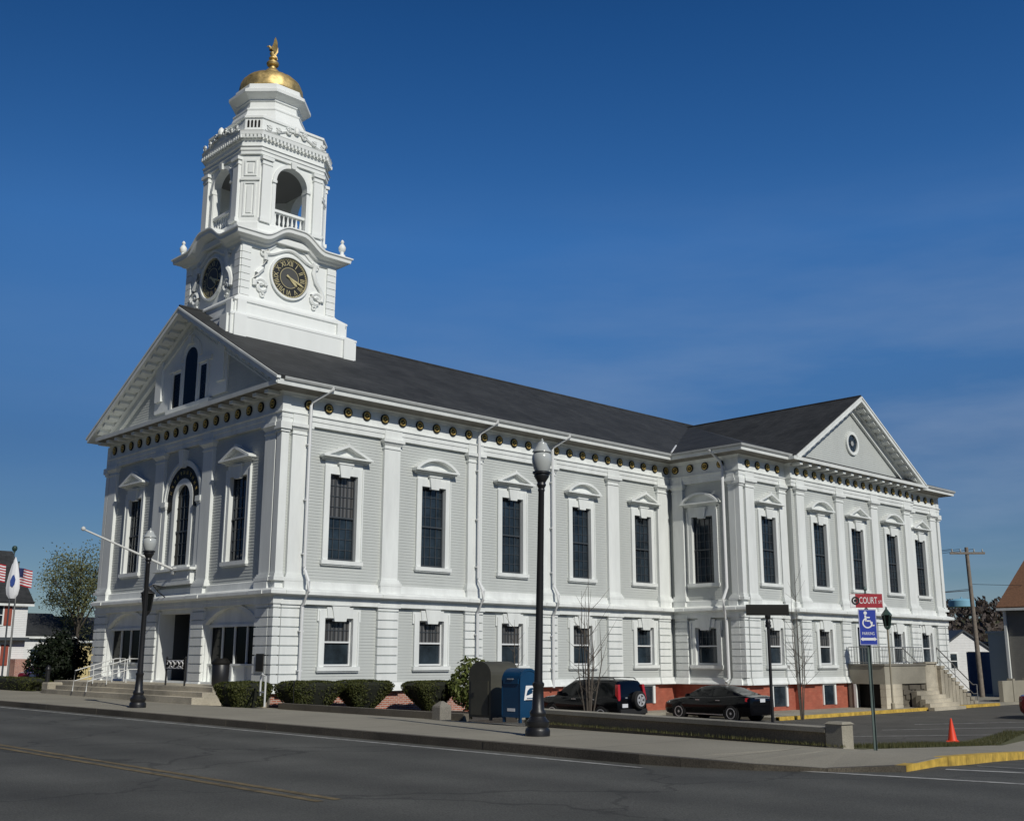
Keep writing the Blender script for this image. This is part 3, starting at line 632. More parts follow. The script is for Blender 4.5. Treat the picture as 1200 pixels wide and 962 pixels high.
# --- pediments: raking cornices and tympana
def rake(fr, xa, xc, xb, za, zc, yout, ywall):
    m = MB(**fr)
    for x0, z0, x1, z1 in ((xa, za, xc, zc), (xb, za, xc, zc)):
        def lay(d0, d1, y0, y1, trim=0):
            f = trim/abs(x1-x0); X0 = x0+(x1-x0)*f; Zz = z0+(z1-z0)*f
            m.hexa([(X0, y0, Zz+d0), (x1, y0, z1+d0), (x1, y1, z1+d0), (X0, y1, Zz+d0)], [(X0, y0, Zz+d1), (x1, y0, z1+d1), (x1, y1, z1+d1), (X0, y1, Zz+d1)])
        lay(-.115, -.02, yout-.05, yout+.12); lay(-.32, -.117, yout-.01, ywall, .1); lay(-.48, -.322, ywall-.28, ywall, .5); lay(-.78, -.482, ywall-.12, ywall, .9)
        lay(-.86, -.782, ywall-.17, ywall, 1.2)
    L_ = abs(xc-xa); nb = int(L_/.5)
    for x0, z0, x1, z1 in ((xa, za, xc, zc), (xb, za, xc, zc)):
        s = (z1-z0)/abs(x1-x0); sg = 1 if x1 > x0 else -1
        for k in range(2, nb):
            xx = x0+sg*k*L_/nb; zz = z0+s*abs(xx-x0); w = .11
            m.hexa([(xx-w, yout+.12, zz-.45-sg*s*w), (xx+w, yout+.12, zz-.45+sg*s*w), (xx+w, ywall, zz-.45+sg*s*w), (xx-w, ywall, zz-.45-sg*s*w)],
                   [(xx-w, yout+.12, zz-.322-sg*s*w), (xx+w, yout+.12, zz-.322+sg*s*w), (xx+w, ywall, zz-.322+sg*s*w), (xx-w, ywall, zz-.322-sg*s*w)])
    part(m, 'modillions', MW)
fc = FY-RY
rake(FRONT, -.94, fc, FY+.94, EZ-.02, RZ-.01, -.9, -.05)
rake(CEN, g0, WC, g1, EZ-.08, WRZ+.02, -.86, -.05)
def mutules(fr, x0, x1, step, off):
    m = MB(**fr); x = x0
    m.box(x0-.13, x1+.13, -.23, -.1, 11.14, 11.24)
    while x < x1+.01: m.box(x-.13, x+.13, -.72, -.15, 11.13, 11.262); x += step
    part(m, 'modillion_course', MW)
mutules(FRONT, AX-.86*8.5, AX+.86*8.5, .86, 0); mutules(CEN, WC-.85*7.5, WC+.85*7.5, .85, 0)
# front tympanum with a three-part window
m = MB(**FRONT)
def tymp(m, holes, x0, x1, zb, xc, zt):
    s1 = (zt-zb)/(xc-x0)
    m.prism_y([(x0, zb), (xc, zt), (x1, zb)], -.05, .25)
tymp(m, [], -.3, FY+.3, 11.40, fc, 15.85); claps(m, -.3, FY+.3, 11.45, 15.6, [], -.05, (fc, 15.85, 11.4)); part(m, 'tympanum', MS)
m = MB(**CEN); m.prism_y([(g0+.6, 11.4), (WC, WRZ-.2), (g1-.6, 11.4)], -.05, .25); claps(m, g0+.6, g1-.6, 11.45, 15.3, [], -.05, (WC, WRZ-.2, 11.4)); part(m, 'tympanum', MS)
def arch_pts(cx, hw, zb, zsp, n=14, rise=None):
    return [(cx-hw, zb), *[(cx-hw*cos(pi*i/n), zsp+(rise or hw)*sin(pi*i/n)) for i in range(n+1)], (cx+hw, zb)]
m = MB(**FRONT); tx = fc-.05
m.prism_y(arch_pts(tx, .78, 11.95, 14.0), -.13, -.02); m.box(tx-1.60, tx-.72, -.09, -.02, 11.95, 13.62); m.box(tx+.72, tx+1.60, -.09, -.02, 11.95, 13.62)
m.box(tx-1.85, tx-.70, -.22, -.02, 13.62, 13.80); m.box(tx+.70, tx+1.85, -.22, -.02, 13.62, 13.80); m.box(tx-1.9, tx+1.9, -.26, -.02, 11.78, 11.95)
m.annulus_y(tx, 14.0, .70, .92, -.2, -.05, 20, 0, pi); m.hexa([(tx-.1, -.28, 14.62), (tx+.1, -.28, 14.62), (tx+.1, -.05, 14.62), (tx-.1, -.05, 14.62)], [(tx-.16, -.3, 15.0), (tx+.16, -.3, 15.0), (tx+.16, -.05, 15.0), (tx-.16, -.05, 15.0)])
for x in (tx-.72, tx+.72, tx-1.56, tx+1.56): m.box(x-.07, x+.07, -.2, -.02, 11.95, 13.62)
w = part(m, 'gable_window', MW)
m = MB(**FRONT); m.prism_y(arch_pts(tx, .53, 12.02, 13.95), -.145, -.128); m.box(tx-1.5, tx-.9, -.14, -.118, 12.02, 13.5); m.box(tx+.9, tx+1.5, -.14, -.118, 12.02, 13.5); m.build('pane', MGS, w)
# round window of the side pediment
m = MB(**CEN); rz_ = 13.15
m.annulus_y(WC, rz_, .50, .66, -.17, -.04, 32); w = part(m, 'round_window', MW)
m = MB(**CEN); m.disc_y(WC, rz_, .51, -.06, -.09, 32); m.build('pane', MGL, w)
m = MB(**CEN)
m.annulus_y(WC, rz_, .14, .19, -.13, -.085, 16)
for k in range(8):
    a = k*pi/4; d = Vector((cos(a), 0, sin(a))); p = Vector((cos(a+pi/2), 0, sin(a+pi/2)))*.022; c0 = Vector((WC, -.10, rz_))
    m.hexa([tuple(c0+d*.18-p), tuple(c0+d*.52-p), tuple(c0+d*.52+p), tuple(c0+d*.18+p)], [tuple(q+Vector((0, .03, 0))) for q in (c0+d*.18-p, c0+d*.52-p, c0+d*.52+p, c0+d*.18+p)])
m.build('tracery', MSA, w)
m = MB(**CEN); m.disc_y(WC, rz_, .14, -.10, -.125, 16); m.build('centre_boss', MGUT, w)

# --- downspouts with a slanting offset under the eave and a gooseneck over the belt course
def downspout(fr, x, dx=.55, bottom=.2, top=True):
    m = MB(**fr)
    m.tube([(x+dx, -.95, 11.52), (x+dx, -.97, 11.44), (x+.02, -.33, 10.95), (x, -.30, 10.8), (x, -.30, 4.75), (x, -.34, 4.62), (x+.02, -.58, 4.2), (x+.02, -.60, 3.85), (x, -.36, 3.45), (x, -.28, 3.3), (x, -.28, bottom)], .062, 8)
    for z in (9.3, 7.2, 5.2, 2.4, 1.0): m.box(x-.09, x+.09, -.32, -.14, z, z+.05)
    part(m, 'downspout', MCL)
downspout(SIDE, 1.0, .55); downspout(SIDE, 9.62, .5); downspout(SIDE, 14.17, .5)
m = MB(**RET)
m.tube([(3.3, -.95, 11.5), (3.5, -.35, 10.95), (3.55, -.28, 10.7), (3.55, -.28, 4.8), (3.55, -.60, 4.25), (3.55, -.6, 3.8), (3.45, -.28, 3.3), (3.45, -.26, .55), (3.45, -.5, .35)], .075, 8); part(m, 'downspout', MCL)

# --- the arched first-floor window with its lettered band
m = MB(**FRONT)
zs0 = 7.92
m.annulus_y(AX, zs0, 1.40, 1.60, -.08, .0, 32, 0, pi)
m.annulus_y(AX, zs0, 1.53, 1.64, -.12, -.06, 32, 0, pi)
for s in (-1, 1):
    a, b = sorted((AX+s*1.36, AX+s*1.66)); m.box(a, b, -.13, 0, 4.95, zs0-.22); m.box(a-.05, b+.05, -.2, 0, zs0-.22, zs0-.002); m.box(a-.03, b+.03, -.16, 0, zs0-.30, zs0-.22); m.box(a-.04, b+.04, -.18, 0, 4.95, 5.1)
m.hexa([(AX-.13, -.24, 9.25), (AX+.13, -.24, 9.25), (AX+.13, 0, 9.25), (AX-.13, 0, 9.25)], [(AX-.2, -.30, 9.98), (AX+.2, -.30, 9.98), (AX+.2, 0, 9.98), (AX-.2, 0, 9.98)])
# window casing: jambs and archivolt
m.annulus_y(AX, zs0, .62, .88, -.075, .12, 28, 0, pi)
for s in (-1, 1):
    a, b = sorted((AX+s*.62, AX+s*.88)); m.box(a, b, -.075, .12, 5.15, zs0-.002)
m.box(AX-1.0, AX+1.0, -.2, .12, 5.02, 5.148)
aw = part(m, 'arched_window', MW)
m = MB(**FRONT); m.annulus_y(AX, zs0, .885, 1.395, -.06, .005, 36, -.34, pi+.34); bd = m.build('lettered_band', MDK, aw)
for k in range(11):
    m = MB(**FRONT)              # gilt letters, too small in the photograph to read: one upright stroke group each
    a = radians(18+144*k/10); c = Vector((AX+1.13*cos(a), 0, zs0+1.13*sin(a))); rd = Vector((cos(a), 0, sin(a))); tg = Vector((-sin(a), 0, cos(a)))
    for (u0, u1, v0, v1) in ((-.055, -.035, -.08, .08), (.035, .055, -.08, .08) if k % 3 else (-.035, .055, .06, .08), (-.035, .035, -.01, .01)):
        q = [c+tg*u+rd*v for u, v in ((u0, v0), (u1, v0), (u1, v1), (u0, v1))]
        m.hexa([(p.x, -.062, p.z) for p in q], [(p.x, -.075, p.z) for p in q])
    m.build('gilt_letter', MGD, aw)
m = MB(**FRONT); m.prism_y(arch_pts(AX, .63, 5.15, zs0), .06, .08); m.build('pane', MGS, aw)
m = MB(**FRONT)
m.box(AX-.61, AX+.61, .02, .06, 6.55, 6.62); m.box(AX-.012, AX+.012, .03, .06, 5.15, 8.5)
for x in (-.3, .3): m.box(AX+x-.012, AX+x+.012, .03, .06, 5.15, 8.4)
for z in (5.6, 6.1, 7.1, 7.6, 8.1): m.box(AX-.6, AX+.6, .032, .058, z-.011, z+.011)
m.build('sash', MSA, aw)
m = MB(**FRONT); m.box(AX-1.62, AX+1.62, -.34, 0, 4.36, 4.48); m.box(AX-1.5, AX+1.5, -.30, 0, 4.48, 4.92); m.box(AX-1.68, AX+1.68, -.42, 0, 4.92, 5.015); m.box(AX-1.35, AX+1.35, -.325, -.29, 4.56, 4.84)
part(m, 'window_balcony', MW)

# --- ground-floor front: two wide arched windows and the entrance
for cx in (3.025, 11.875):
    hw = 1.87; n = 18; rise = .62; R = (hw**2+rise**2)/(2*rise); cz = 2.72+rise-R; th = math.asin(hw/R)
    m = MB(**FRONT)
    arc = [(cx+R*sin(-th+2*th*i/n), cz+R*cos(-th+2*th*i/n)) for i in range(n+1)]
    for i in range(n):
        m.prism_y([arc[i], arc[i+1], (arc[i+1][0], 3.36), (arc[i][0], 3.36)], .004, .28)
        ar2 = [(cx+(R+.15)*sin(-th+2*th*j/n), cz+(R+.15)*cos(-th+2*th*j/n)) for j in (i, i+1)]
        m.prism_y([arc[i], arc[i+1], ar2[1], ar2[0]], -.06, .006)
    m.prism_y([(cx-hw, 2.72)]+arc+[(cx+hw, 2.72)], .16, .30)                    # blank lunette
    m.box(cx-hw, cx+hw, .10, .32, 2.62, 2.72)
    m.box(cx-hw, cx+hw, .22, .34, .48, 1.22); m.box(cx-hw, cx+hw, .12, .30, 1.18, 1.25)
    for k in range(5):
        x = cx-hw+.05+(2*hw-.1)*k/4; m.box(x-.045, x+.045, .12, .3, .48, 1.18); m.box(x-.035, x+.035, .18, .3, 1.25, 2.62)
    m.box(cx-hw, cx+hw, -.10, .34, .40, .485)
    w = part(m, 'shop_window', MW)
    m = MB(**FRONT); m.box(cx-hw+.02, cx+hw-.02, .24, .27, 1.24, 2.63); m.build('pane', MGS, w)
m = MB(**FRONT)
x0, x1 = 6.15, 8.75
m.box(x0-.3, x0-.003, .25, .62, .42, 3.3); m.box(x1+.003, x1+.3, .25, .62, .42, 3.3); m.box(x0, x1, .3, .62, 3.223, 3.4)
m.box(x0-.12, x0-.001, -.06, .0, .44, 3.3); m.box(x1+.001, x1+.12, -.06, 0, .44, 3.3)
w = part(m, 'entrance_recess', MW)
m = MB(**FRONT); m.box(x0-.3, x0-.003, .623, 1.8, .42, 3.3); m.box(x1+.003, x1+.3, .623, 1.8, .42, 3.3); m.box(x0, x1, .623, 1.8, 3.223, 3.4); m.box(x0-.003, x1+.003, 1.6, 1.8, .42, 3.222); m.build('lobby', mat('lobby_grey', (.06, .065, .07), .7), w)
m = MB(**FRONT); m.box(x0+.02, x1-.02, 1.45, 1.54, .46, 3.21); m.box(x1-.42, x1-.38, .5, 1.44, .46, 3.2)
m.build('door', mat('door_grey', (.045, .05, .055), .6), w)
m = MB(**FRONT)
for a, b in ((x0+.5, 7.28), (7.42, x1-.6)): m.box(a, b, 1.43, 1.46, .95, 2.6)
m.build('door_glass', MGL, w)
m = MB(**FRONT); m.box(14.12, 14.6, -.19, -.14, 1.0, 1.62); part(m, 'plaque', mat('bronze_plaque', (.03, .028, .025), .4, metal=.4))

# side door of the wing
m = MB(**CEN)
for a, b in ((32.78, 32.92), (34.28, 34.42)): m.box(a, b, -.08, .2, 1.1, 3.1)
m.box(32.78, 34.42, -.08, .2, 3.1, 3.26); m.box(33.42, 33.78, -.16, 0, 3.1, 3.4)
w = part(m, 'side_door', MW)
m = MB(**CEN); m.box(32.92, 34.28, .12, .17, 1.1, 3.1); m.build('door_leaf', MGL, w)
m = MB(**CEN)
for x in (33.0, 33.6, 34.2): m.box(x-.05, x+.05, .09, .12, 1.12, 3.05)
m.box(32.95, 34.25, .092, .12, 2.0, 2.1); m.build('door_rails', MSA, w)

# ------------------------------------------------------------------ clock tower
TX, TY = 3.02, 7.4
def loop(h, c=None):
    if c is None: return [(TX-h, TY+h), (TX-h, TY-h), (TX+h, TY-h), (TX+h, TY+h)]
    return [(TX-h, TY+c), (TX-h, TY-c), (TX-c, TY-h), (TX+c, TY-h), (TX+h, TY-c), (TX+h, TY+c), (TX+c, TY+h), (TX-c, TY+h)]
FACES = [dict(o=(TX, TY, 0), rz=k*pi/2) for k in range(4)]      # local -y looks out of each face
m = MB()
m.prism_z(loop(3.16)[::-1], 12.0, 15.32); m.rings([[(x, y, z) for x, y in loop(h)] for h, z in ((3.18, 15.3), (3.18, 15.38), (2.86, 15.56), (2.80, 15.6), (2.80, 16.05), (2.86, 16.08), (2.86, 16.16), (2.5, 16.42), (2.44, 16.5))])
for fr in FACES:
    a = MB(**fr)
    for s in (-1, 1):
        u, v = sorted((s*2.45, s*3.02)); a.box(u, v, -3.26, -3.1, 12.5, 15.34)
        u, v = sorted((s*2.3, s*2.72)); a.box(u, v, -2.92, -2.7, 15.45, 16.1)
    m.v += a.v and []
    k = len(m.v); m.v += a.v; m.f += [[i+k for i in f] for f in a.f]; m.m += a.m
part(m, 'tower_base', MT)
m = MB(); m.prism_z(loop(2.38)[::-1], 16.4, 19.5)
def merge_into(m, a):
    k = len(m.v); kf = len(m.f); m.v += a.v; m.f += [[i+k for i in f] for f in a.f]; m.m += a.m; m.smooth |= {i+kf for i in a.smooth}
for fr in FACES:
    a = MB(**fr)
    for s in (-1, 1):                                            # quoined strips at the corners
        z = 16.5
        while z < 18.9:
            u, v = sorted((s*1.95, s*2.40)); a.box(u, v, -2.46, -2.36, z+.015, z+.305); z += .32
        # scroll volutes flanking the dial
        def sp(cx, cz, r0, turns, a0, sg): return [(cx+sg*(r0*(1-.75*t/18))*cos(a0+turns*2*pi*t/18), -2.42, cz+(r0*(1-.75*t/18))*sin(a0+turns*2*pi*t/18)) for t in range(19)]
        a.tube([(s*1.12, -2.43, 18.75), (s*1.28, -2.43, 18.6), (s*1.22, -2.43, 18.3), (s*1.36, -2.43, 17.9), (s*1.62, -2.43, 17.6), (s*1.74, -2.43, 17.3), (s*1.72, -2.43, 17.05)], .115, 6)
        a.tube(sp(s*1.40, 17.08, .34, 1.4, 0, s), .10, 6)
        a.tube(sp(s*1.30, 16.72, .13, 1.2, 1.5, -s), .05, 6)
        a.tube(sp(s*1.36, 18.62, .16, 1.2, 3, s), .055, 6)
    pts = [(x*.01, -2.42, 18.62+.42*(.5+.5*cos(pi*min(1, abs(x*.01)/1.2)))) for x in range(-130, 131, 10)]
    a.tube(pts, .075, 6)
    merge_into(m, a)
part(m, 'clock_stage', MT)
# dials
def clock(fr, hh, mmn):
    R = .93; zc = 17.78
    a = MB(**fr); a.annulus_y(0, zc, R-.01, R+.075, -2.50, -2.36, 44)
    c = part(a, 'clock', MT)
    a = MB(**fr); a.disc_y(0, zc, R-.02, -2.37, -2.41, 44); a.build('dial', MDIAL, c)
    a = MB(**fr); a.disc_y(0, zc, .46, -2.405, -2.418, 36); a.build('dial_centre', MDIN, c)
    a = MB(**fr)
    a.annulus_y(0, zc, .455, .475, -2.425, -2.405, 44); a.annulus_y(0, zc, .86, .885, -2.425, -2.405, 44)
    for k in range(60):
        t = k*pi/30; d = Vector((sin(t), 0, cos(t))); p = Vector((cos(t), 0, -sin(t)))*(.013 if k % 5 else .022); q0 = Vector((0, -2.412, zc))
        a.add([tuple(q0+d*.82-p), tuple(q0+d*.86-p), tuple(q0+d*.86+p), tuple(q0+d*.82+p)], [(0, 1, 2, 3)])
    for k, s in enumerate('XII I II III IIII V VI VII VIII IX X XI'.split()):
        t = k*pi/6
        def pl(u, v, t=t): 
            r = .66+v*.95; x = r*sin(t)+u*cos(t)*.80; z = r*cos(t)-u*sin(t)*.80
            return (x, -2.416, zc+z)
        text_into(a, s, .35, pl)
    a.build('numerals', MGN, c)
    for nm, ang, ln, w, y in (('hour_hand', hh*pi/6, .52, .06, -2.44), ('minute_hand', mmn*pi/30, .80, .045, -2.46)):
        a = MB(**fr); d = Vector((sin(ang), 0, cos(ang))); p = Vector((cos(ang), 0, -sin(ang))); c0 = Vector((0, y, zc))
        q = [c0-d*.18-p*w*.6, c0-d*.18+p*w*.6, c0+d*ln*.75+p*w, c0+d*ln, c0+d*ln*.75-p*w]
        vs = [tuple(v) for v in q]+[(v.x, v.y-.015, v.z) for v in q]
        a.add(vs, [(0, 1, 2, 3, 4), (9, 8, 7, 6, 5)]+[(i, (i+1) % 5, 5+(i+1) % 5, 5+i) for i in range(5)]); a.build(nm, MGN, c)
for fr in FACES: clock(fr, 4.32, 18.5)
# arched cornice over the dials
m = MB()
for fr in FACES:
    a = MB(**fr); prof = [(-.1, 18.72), (.06, 18.72), (.08, 18.86), (.2, 18.9), (.26, 18.98), (.52, 19.06), (.54, 19.2), (.60, 19.24), (.60, 19.30), (.35, 19.36), (-.1, 19.42)]
    rs = []
    N = 40
    for i in range(N+1):
        t = -1+2*i/N
        x0 = t*2.38; e = max(0, 1-abs(x0)/1.28); bell = .62*(.5-.5*cos(pi*min(1, e*1.25)))
        rs.append([(t*(2.38+d), -2.38-d, z+bell) for d, z in prof])
    a.rings(rs); merge_into(m, a)
m.prism_z(loop(2.6)[::-1], 19.2, 19.46)
part(m, 'clock_cornice', MT)
for sx, sy in ((1, -1), (-1, 1), (1, 1)):
    m = MB(); m.lathe([(.16, 0), (.16, .12), (.09, .15), (.09, .28), (.15, .34), (.17, .5), (.10, .62), (.05, .66), (.09, .76), (.03, .86)], (TX+sx*2.6, TY+sy*2.6, 19.35), 10); part(m, 'urn_finial', MT)
# belfry: chamfered square, an open arch on each broad face
BH, BC = 2.2, 1.62
m = MB(); sweep(m, loop(BH, BC), [(-.5, 19.46), (.16, 19.46), (.16, 19.62), (.10, 19.70), (.10, 19.98), (.06, 20.05), (-.5, 20.05)], True)
m.prism_z(loop(BH-.1, BC)[::-1], 19.47, 19.75)
part(m, 'belfry_base', MT)
m = MB()
for fr in FACES:
    a = MB(**fr); hw = .80; zsp = 22.2; n = 16
    a.box(-BC, -hw, -BH, -BH+.34, 20.05, 23.2); a.box(hw, BC, -BH, -BH+.34, 20.05, 23.2)
    arc = [(-hw*cos(pi*i/n), zsp+hw*sin(pi*i/n)) for i in range(n+1)]
    for i in range(n): a.prism_y([arc[i], arc[i+1], (arc[i+1][0], 23.2), (arc[i][0], 23.2)], -BH, -BH+.34)
    a.annulus_y(0, zsp, hw-.004, hw+.16, -BH-.07, -BH+.01, 24, 0, pi)
    for s in (-1, 1):
        u, v = sorted((s*(hw-.02), s*(hw+.2))); a.box(u, v, -BH-.10, -BH+.36, zsp-.12, zsp-.005); a.box(min(s*hw, s*(hw+.16)), max(s*hw, s*(hw+.16)), -BH-.04, -BH+.01, 20.05, zsp-.12)
        u, v = sorted((s*1.12, s*1.56)); a.box(u, v, -BH-.14, -BH+.01, 20.22, 22.75); a.box(u-.05, v+.05, -BH-.2, -BH+.01, 20.05, 20.22)
        a.box(u-.03, v+.03, -BH-.17, -BH+.01, 22.75, 22.82); a.box(u-.02, v+.02, -BH-.16, -BH+.01, 22.82, 22.96); a.box(u-.08, v+.08, -BH-.23, -BH+.01, 22.96, 23.1)
    a.hexa([(-.1, -BH-.16, 22.98), (.1, -BH-.16, 22.98), (.1, -BH, 22.98), (-.1, -BH, 22.98)], [(-.15, -BH-.2, 23.25), (.15, -BH-.2, 23.25), (.15, -BH, 23.25), (-.15, -BH, 23.25)])
    merge_into(m, a)
for k in range(4):                                               # diagonal corner piers with sunk panels
    dd = (BH+BC)/sqrt(2); wd = (BH-BC)/sqrt(2)
    a = MB(o=(TX, TY, 0), rz=pi/4+k*pi/2)
    a.box(-wd, wd, -dd, -dd+.5, 20.05, 23.2)
    for z0, z1 in ((20.3, 21.9), (22.2, 22.95)):
        for (x0, x1, q0, q1) in ((-.27, -.2, z0, z1), (.2, .27, z0, z1), (-.2, .2, z0, z0+.07), (-.2, .2, z1-.07, z1)): a.box(x0, x1, -dd-.05, -dd+.01, q0, q1)
        a.box(-.11, .11, -dd-.04, -dd+.01, z0+.16, z1-.16)
    a.box(-wd-.02, wd+.02, -dd-.07, -dd+.01, 21.98, 22.1)
    merge_into(m, a)
part(m, 'belfry', MT)
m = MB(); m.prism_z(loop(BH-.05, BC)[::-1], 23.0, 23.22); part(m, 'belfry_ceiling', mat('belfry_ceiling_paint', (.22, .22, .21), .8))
for fr in FACES:                                                  # balustrade in each arch
    a = MB(**fr); a.box(-.79, .79, -BH+.06, -BH+.24, 20.05, 20.16); a.box(-.79, .79, -BH+.03, -BH+.27, 20.78, 20.9)
    for k in range(7): a.lathe([(.05, 0), (.05, .06), (.03, .1), (.065, .25), (.035, .45), (.03, .52), (.05, .56), (.05, .62)], (-.66+.22*k, -BH+.15, 20.16), 8)
    part(a, 'balustrade', MT)
m = MB(); sweep(m, loop(BH, BC), [(-.5, 23.2), (.10, 23.2), (.10, 23.36), (.14, 23.37), (.14, 23.5), (.2, 23.54), (.06, 23.56), (.06, 23.86), (.12, 23.90), (.12, 24.06), (.22, 24.10), (.24, 24.24), (.26, 24.28), (-.5, 24.34)], True)
for fr in FACES:                                                  # dentils
    a = MB(**fr)
    for k in range(-9, 10): a.box(k*.19-.055, k*.19+.055, -BH-.24, -BH-.1, 23.93, 24.075)
    merge_into(m, a)
    a = MB(o=(TX, TY, 0), rz=fr['rz']+pi/4); dd = (BH+BC)/sqrt(2)
    for k in range(-2, 3): a.box(k*.17-.05, k*.17+.05, -dd-.24, -dd-.1, 23.93, 24.075)
    merge_into(m, a)
part(m, 'belfry_entablature', MT)
m = MB(); sweep(m, loop(BH-.05, BC-.02), [(-.4, 24.33), (.05, 24.33), (.05, 24.45), (.0, 24.48), (.0, 24.98), (.06, 25.0), (.06, 25.1), (-.4, 25.1)], True)
for fr in FACES:                                                  # acroterion scrolls above the cornice
    a = MB(**fr)
    pts = [(x*.1, -BH-.22, 24.3+.42*(.5+.5*cos(pi*min(1, abs(x*.1)/1.5)))) for x in range(-16, 17, 1)]
    a.tube(pts, .06, 6)
    a.prism_y([(-1.5, 24.28)]+[(x*.1, 24.3+.40*(.5+.5*cos(pi*min(1, abs(x*.1)/1.5)))) for x in range(-14, 15, 2)]+[(1.5, 24.28)], -BH-.2, -BH+.02)
    for s in (-1, 1):
        for cx, cz, r in ((.42, 24.62, .17), (.95, 24.48, .13), (1.42, 24.44, .14)):
            a.tube([(s*(cx+r*(1-.7*t/14)*cos(.6+t*.62)), -BH-.27, cz+r*(1-.7*t/14)*sin(.6+t*.62)) for t in range(15)], .045, 6)
    a.lathe([(.02, -.02), (.13, .05), (.16, .2), (.10, .36), (.02, .44)], (0, -BH-.24, 24.58), 8)
    merge_into(m, a)
part(m, 'parapet', MT)
for k in range(4):
    a = MB(o=(TX, TY, 0), rz=pi/4+k*pi/2); dd = (BH+BC-.07)/sqrt(2)
    for x in (-.24, -.08, .08, .24): a.prism_y([(x-.045, 24.55), (x+.045, 24.55), (x+.045, 24.86), (x, 24.92), (x-.045, 24.86)], -dd-.012, -dd+.02)
    part(a, 'parapet_opening', MDK)
def octo(h): return h/cos(pi/8)
m = MB()
m.lathe([(octo(r), z) for r, z in ((2.02, 24.9), (2.02, 25.12), (1.86, 25.3), (1.70, 25.55), (1.60, 25.75), (1.54, 25.95), (1.57, 26.0), (1.57, 26.06), (1.46, 26.12), (1.40, 26.2), (1.38, 26.45), (1.44, 26.5), (1.44, 26.58), (1.50, 26.62), (1.72, 26.76), (1.78, 26.80), (1.78, 26.94), (1.70, 27.0), (1.52, 27.14), (1.50, 27.34), (1.3, 27.36))], (TX, TY, 0), 8, pi/8, False)
part(m, 'cupola', MT)
m = MB(); n = 48
prof = [(1.40, 27.35), (1.47, 27.4), (1.48, 27.55), (1.44, 27.8), (1.33, 28.03), (1.14, 28.22), (.86, 28.36), (.56, 28.45), (.50, 28.48)]
m.rings([[(TX+(r*(1+.018*(abs(sin(8*(2*pi*i/n))) > .75)))*cos(2*pi*i/n), TY+(r*(1+.018*(abs(sin(8*2*pi*i/n)) > .75)))*sin(2*pi*i/n), z) for i in range(n)] for r, z in prof], sm=True)
part(m, 'dome', MG)
m = MB(); m.lathe([(.50, 28.45), (.54, 28.50), (.54, 28.56), (.42, 28.62), (.38, 28.72), (.26, 28.86), (.17, 28.92), (.15, 29.05), (.27, 29.10), (.30, 29.18), (.27, 29.26), (.14, 29.30), (.11, 29.40), (.20, 29.45), (.20, 29.50), (.1, 29.55)], (TX, TY, 0), 16)
fin = part(m, 'dome_finial', MG)
# gilded eagle, wings raised
m = MB(o=(TX, TY, 29.52), rz=pi-.6)
body = [(0, 0, -.02), (.02, 0, .12), (.06, 0, .3), (.12, 0, .48), (.17, 0, .6), (.25, 0, .68)]
m.tube(body, [.06, .12, .16, .13, .085, .075], 10); m.tube([(.23, 0, .69), (.34, 0, .68), (.38, 0, .63)], [.06, .03, .008], 6)
m.tube([(-.02, 0, .15), (-.16, 0, .0), (-.24, 0, -.12)], [.10, .09, .03], 8)
for s in (-1, 1):
    a = [(.12, s*.10, .50), (.0, s*.22, .72), (-.06, s*.34, .95), (-.12, s*.36, 1.05), (-.22, s*.30, .8), (-.24, s*.2, .5), (-.14, s*.1, .22)]
    b = [(x+.01, y+s*.05, z) for x, y, z in a]; k = len(a)
    m.add(a+b, [list(range(k)), list(range(2*k-1, k-1, -1))]+[(i, (i+1) % k, k+(i+1) % k, k+i) for i in range(k)])
m.v = [Vector((TX, TY, 29.52))+(v-Vector((TX, TY, 29.52)))*.86 for v in m.v]
m.build('eagle_figure', MG, fin)

# ================================================================== GROUND
def ground_poly(name, pts, zf, m, thick=.3, xs=(), ys=()):
    bm = bmesh.new(); f = bm.faces.new([bm.verts.new((x, y, 0)) for x, y in pts])
    bm.normal_update(); bmesh.ops.triangulate(bm, faces=bm.faces[:])
    for x in xs: bmesh.ops.bisect_plane(bm, geom=bm.verts[:]+bm.edges[:]+bm.faces[:], plane_co=(x, 0, 0), plane_no=(1, 0, 0))
    for y in ys: bmesh.ops.bisect_plane(bm, geom=bm.verts[:]+bm.edges[:]+bm.faces[:], plane_co=(0, y, 0), plane_no=(0, 1, 0))
    for v in bm.verts: v.co.z = zf(v.co.x, v.co.y)
    bmesh.ops.recalc_face_normals(bm, faces=bm.faces)
    if sum(fc.normal.z for fc in bm.faces) < 0: bmesh.ops.reverse_faces(bm, faces=bm.faces)
    if thick:
        r = bmesh.ops.extrude_face_region(bm, geom=bm.faces[:])
        for v in [g for g in r['geom'] if isinstance(g, bmesh.types.BMVert)]: v.co.z += 0
        top = [g for g in r['geom'] if isinstance(g, bmesh.types.BMVert)]
        tops = set(top)
        for v in bm.verts:
            if v not in tops: v.co.z -= thick
        bmesh.ops.recalc_face_normals(bm, faces=bm.faces)
    me = bpy.data.meshes.new(name); bm.to_mesh(me); bm.free(); me.materials.append(m)
    o = bpy.data.objects.new(name, me); COL.objects.link(o); o['kind'] = 'structure'
    return o
def dip(x, y): return .11*max(0, 1-((x+5.9)**2+(y+25.6)**2)**.5/2.6)
def zwalk(x, y): return zs(x, y)-dip(x, y)
GX = range(-4, 14); 
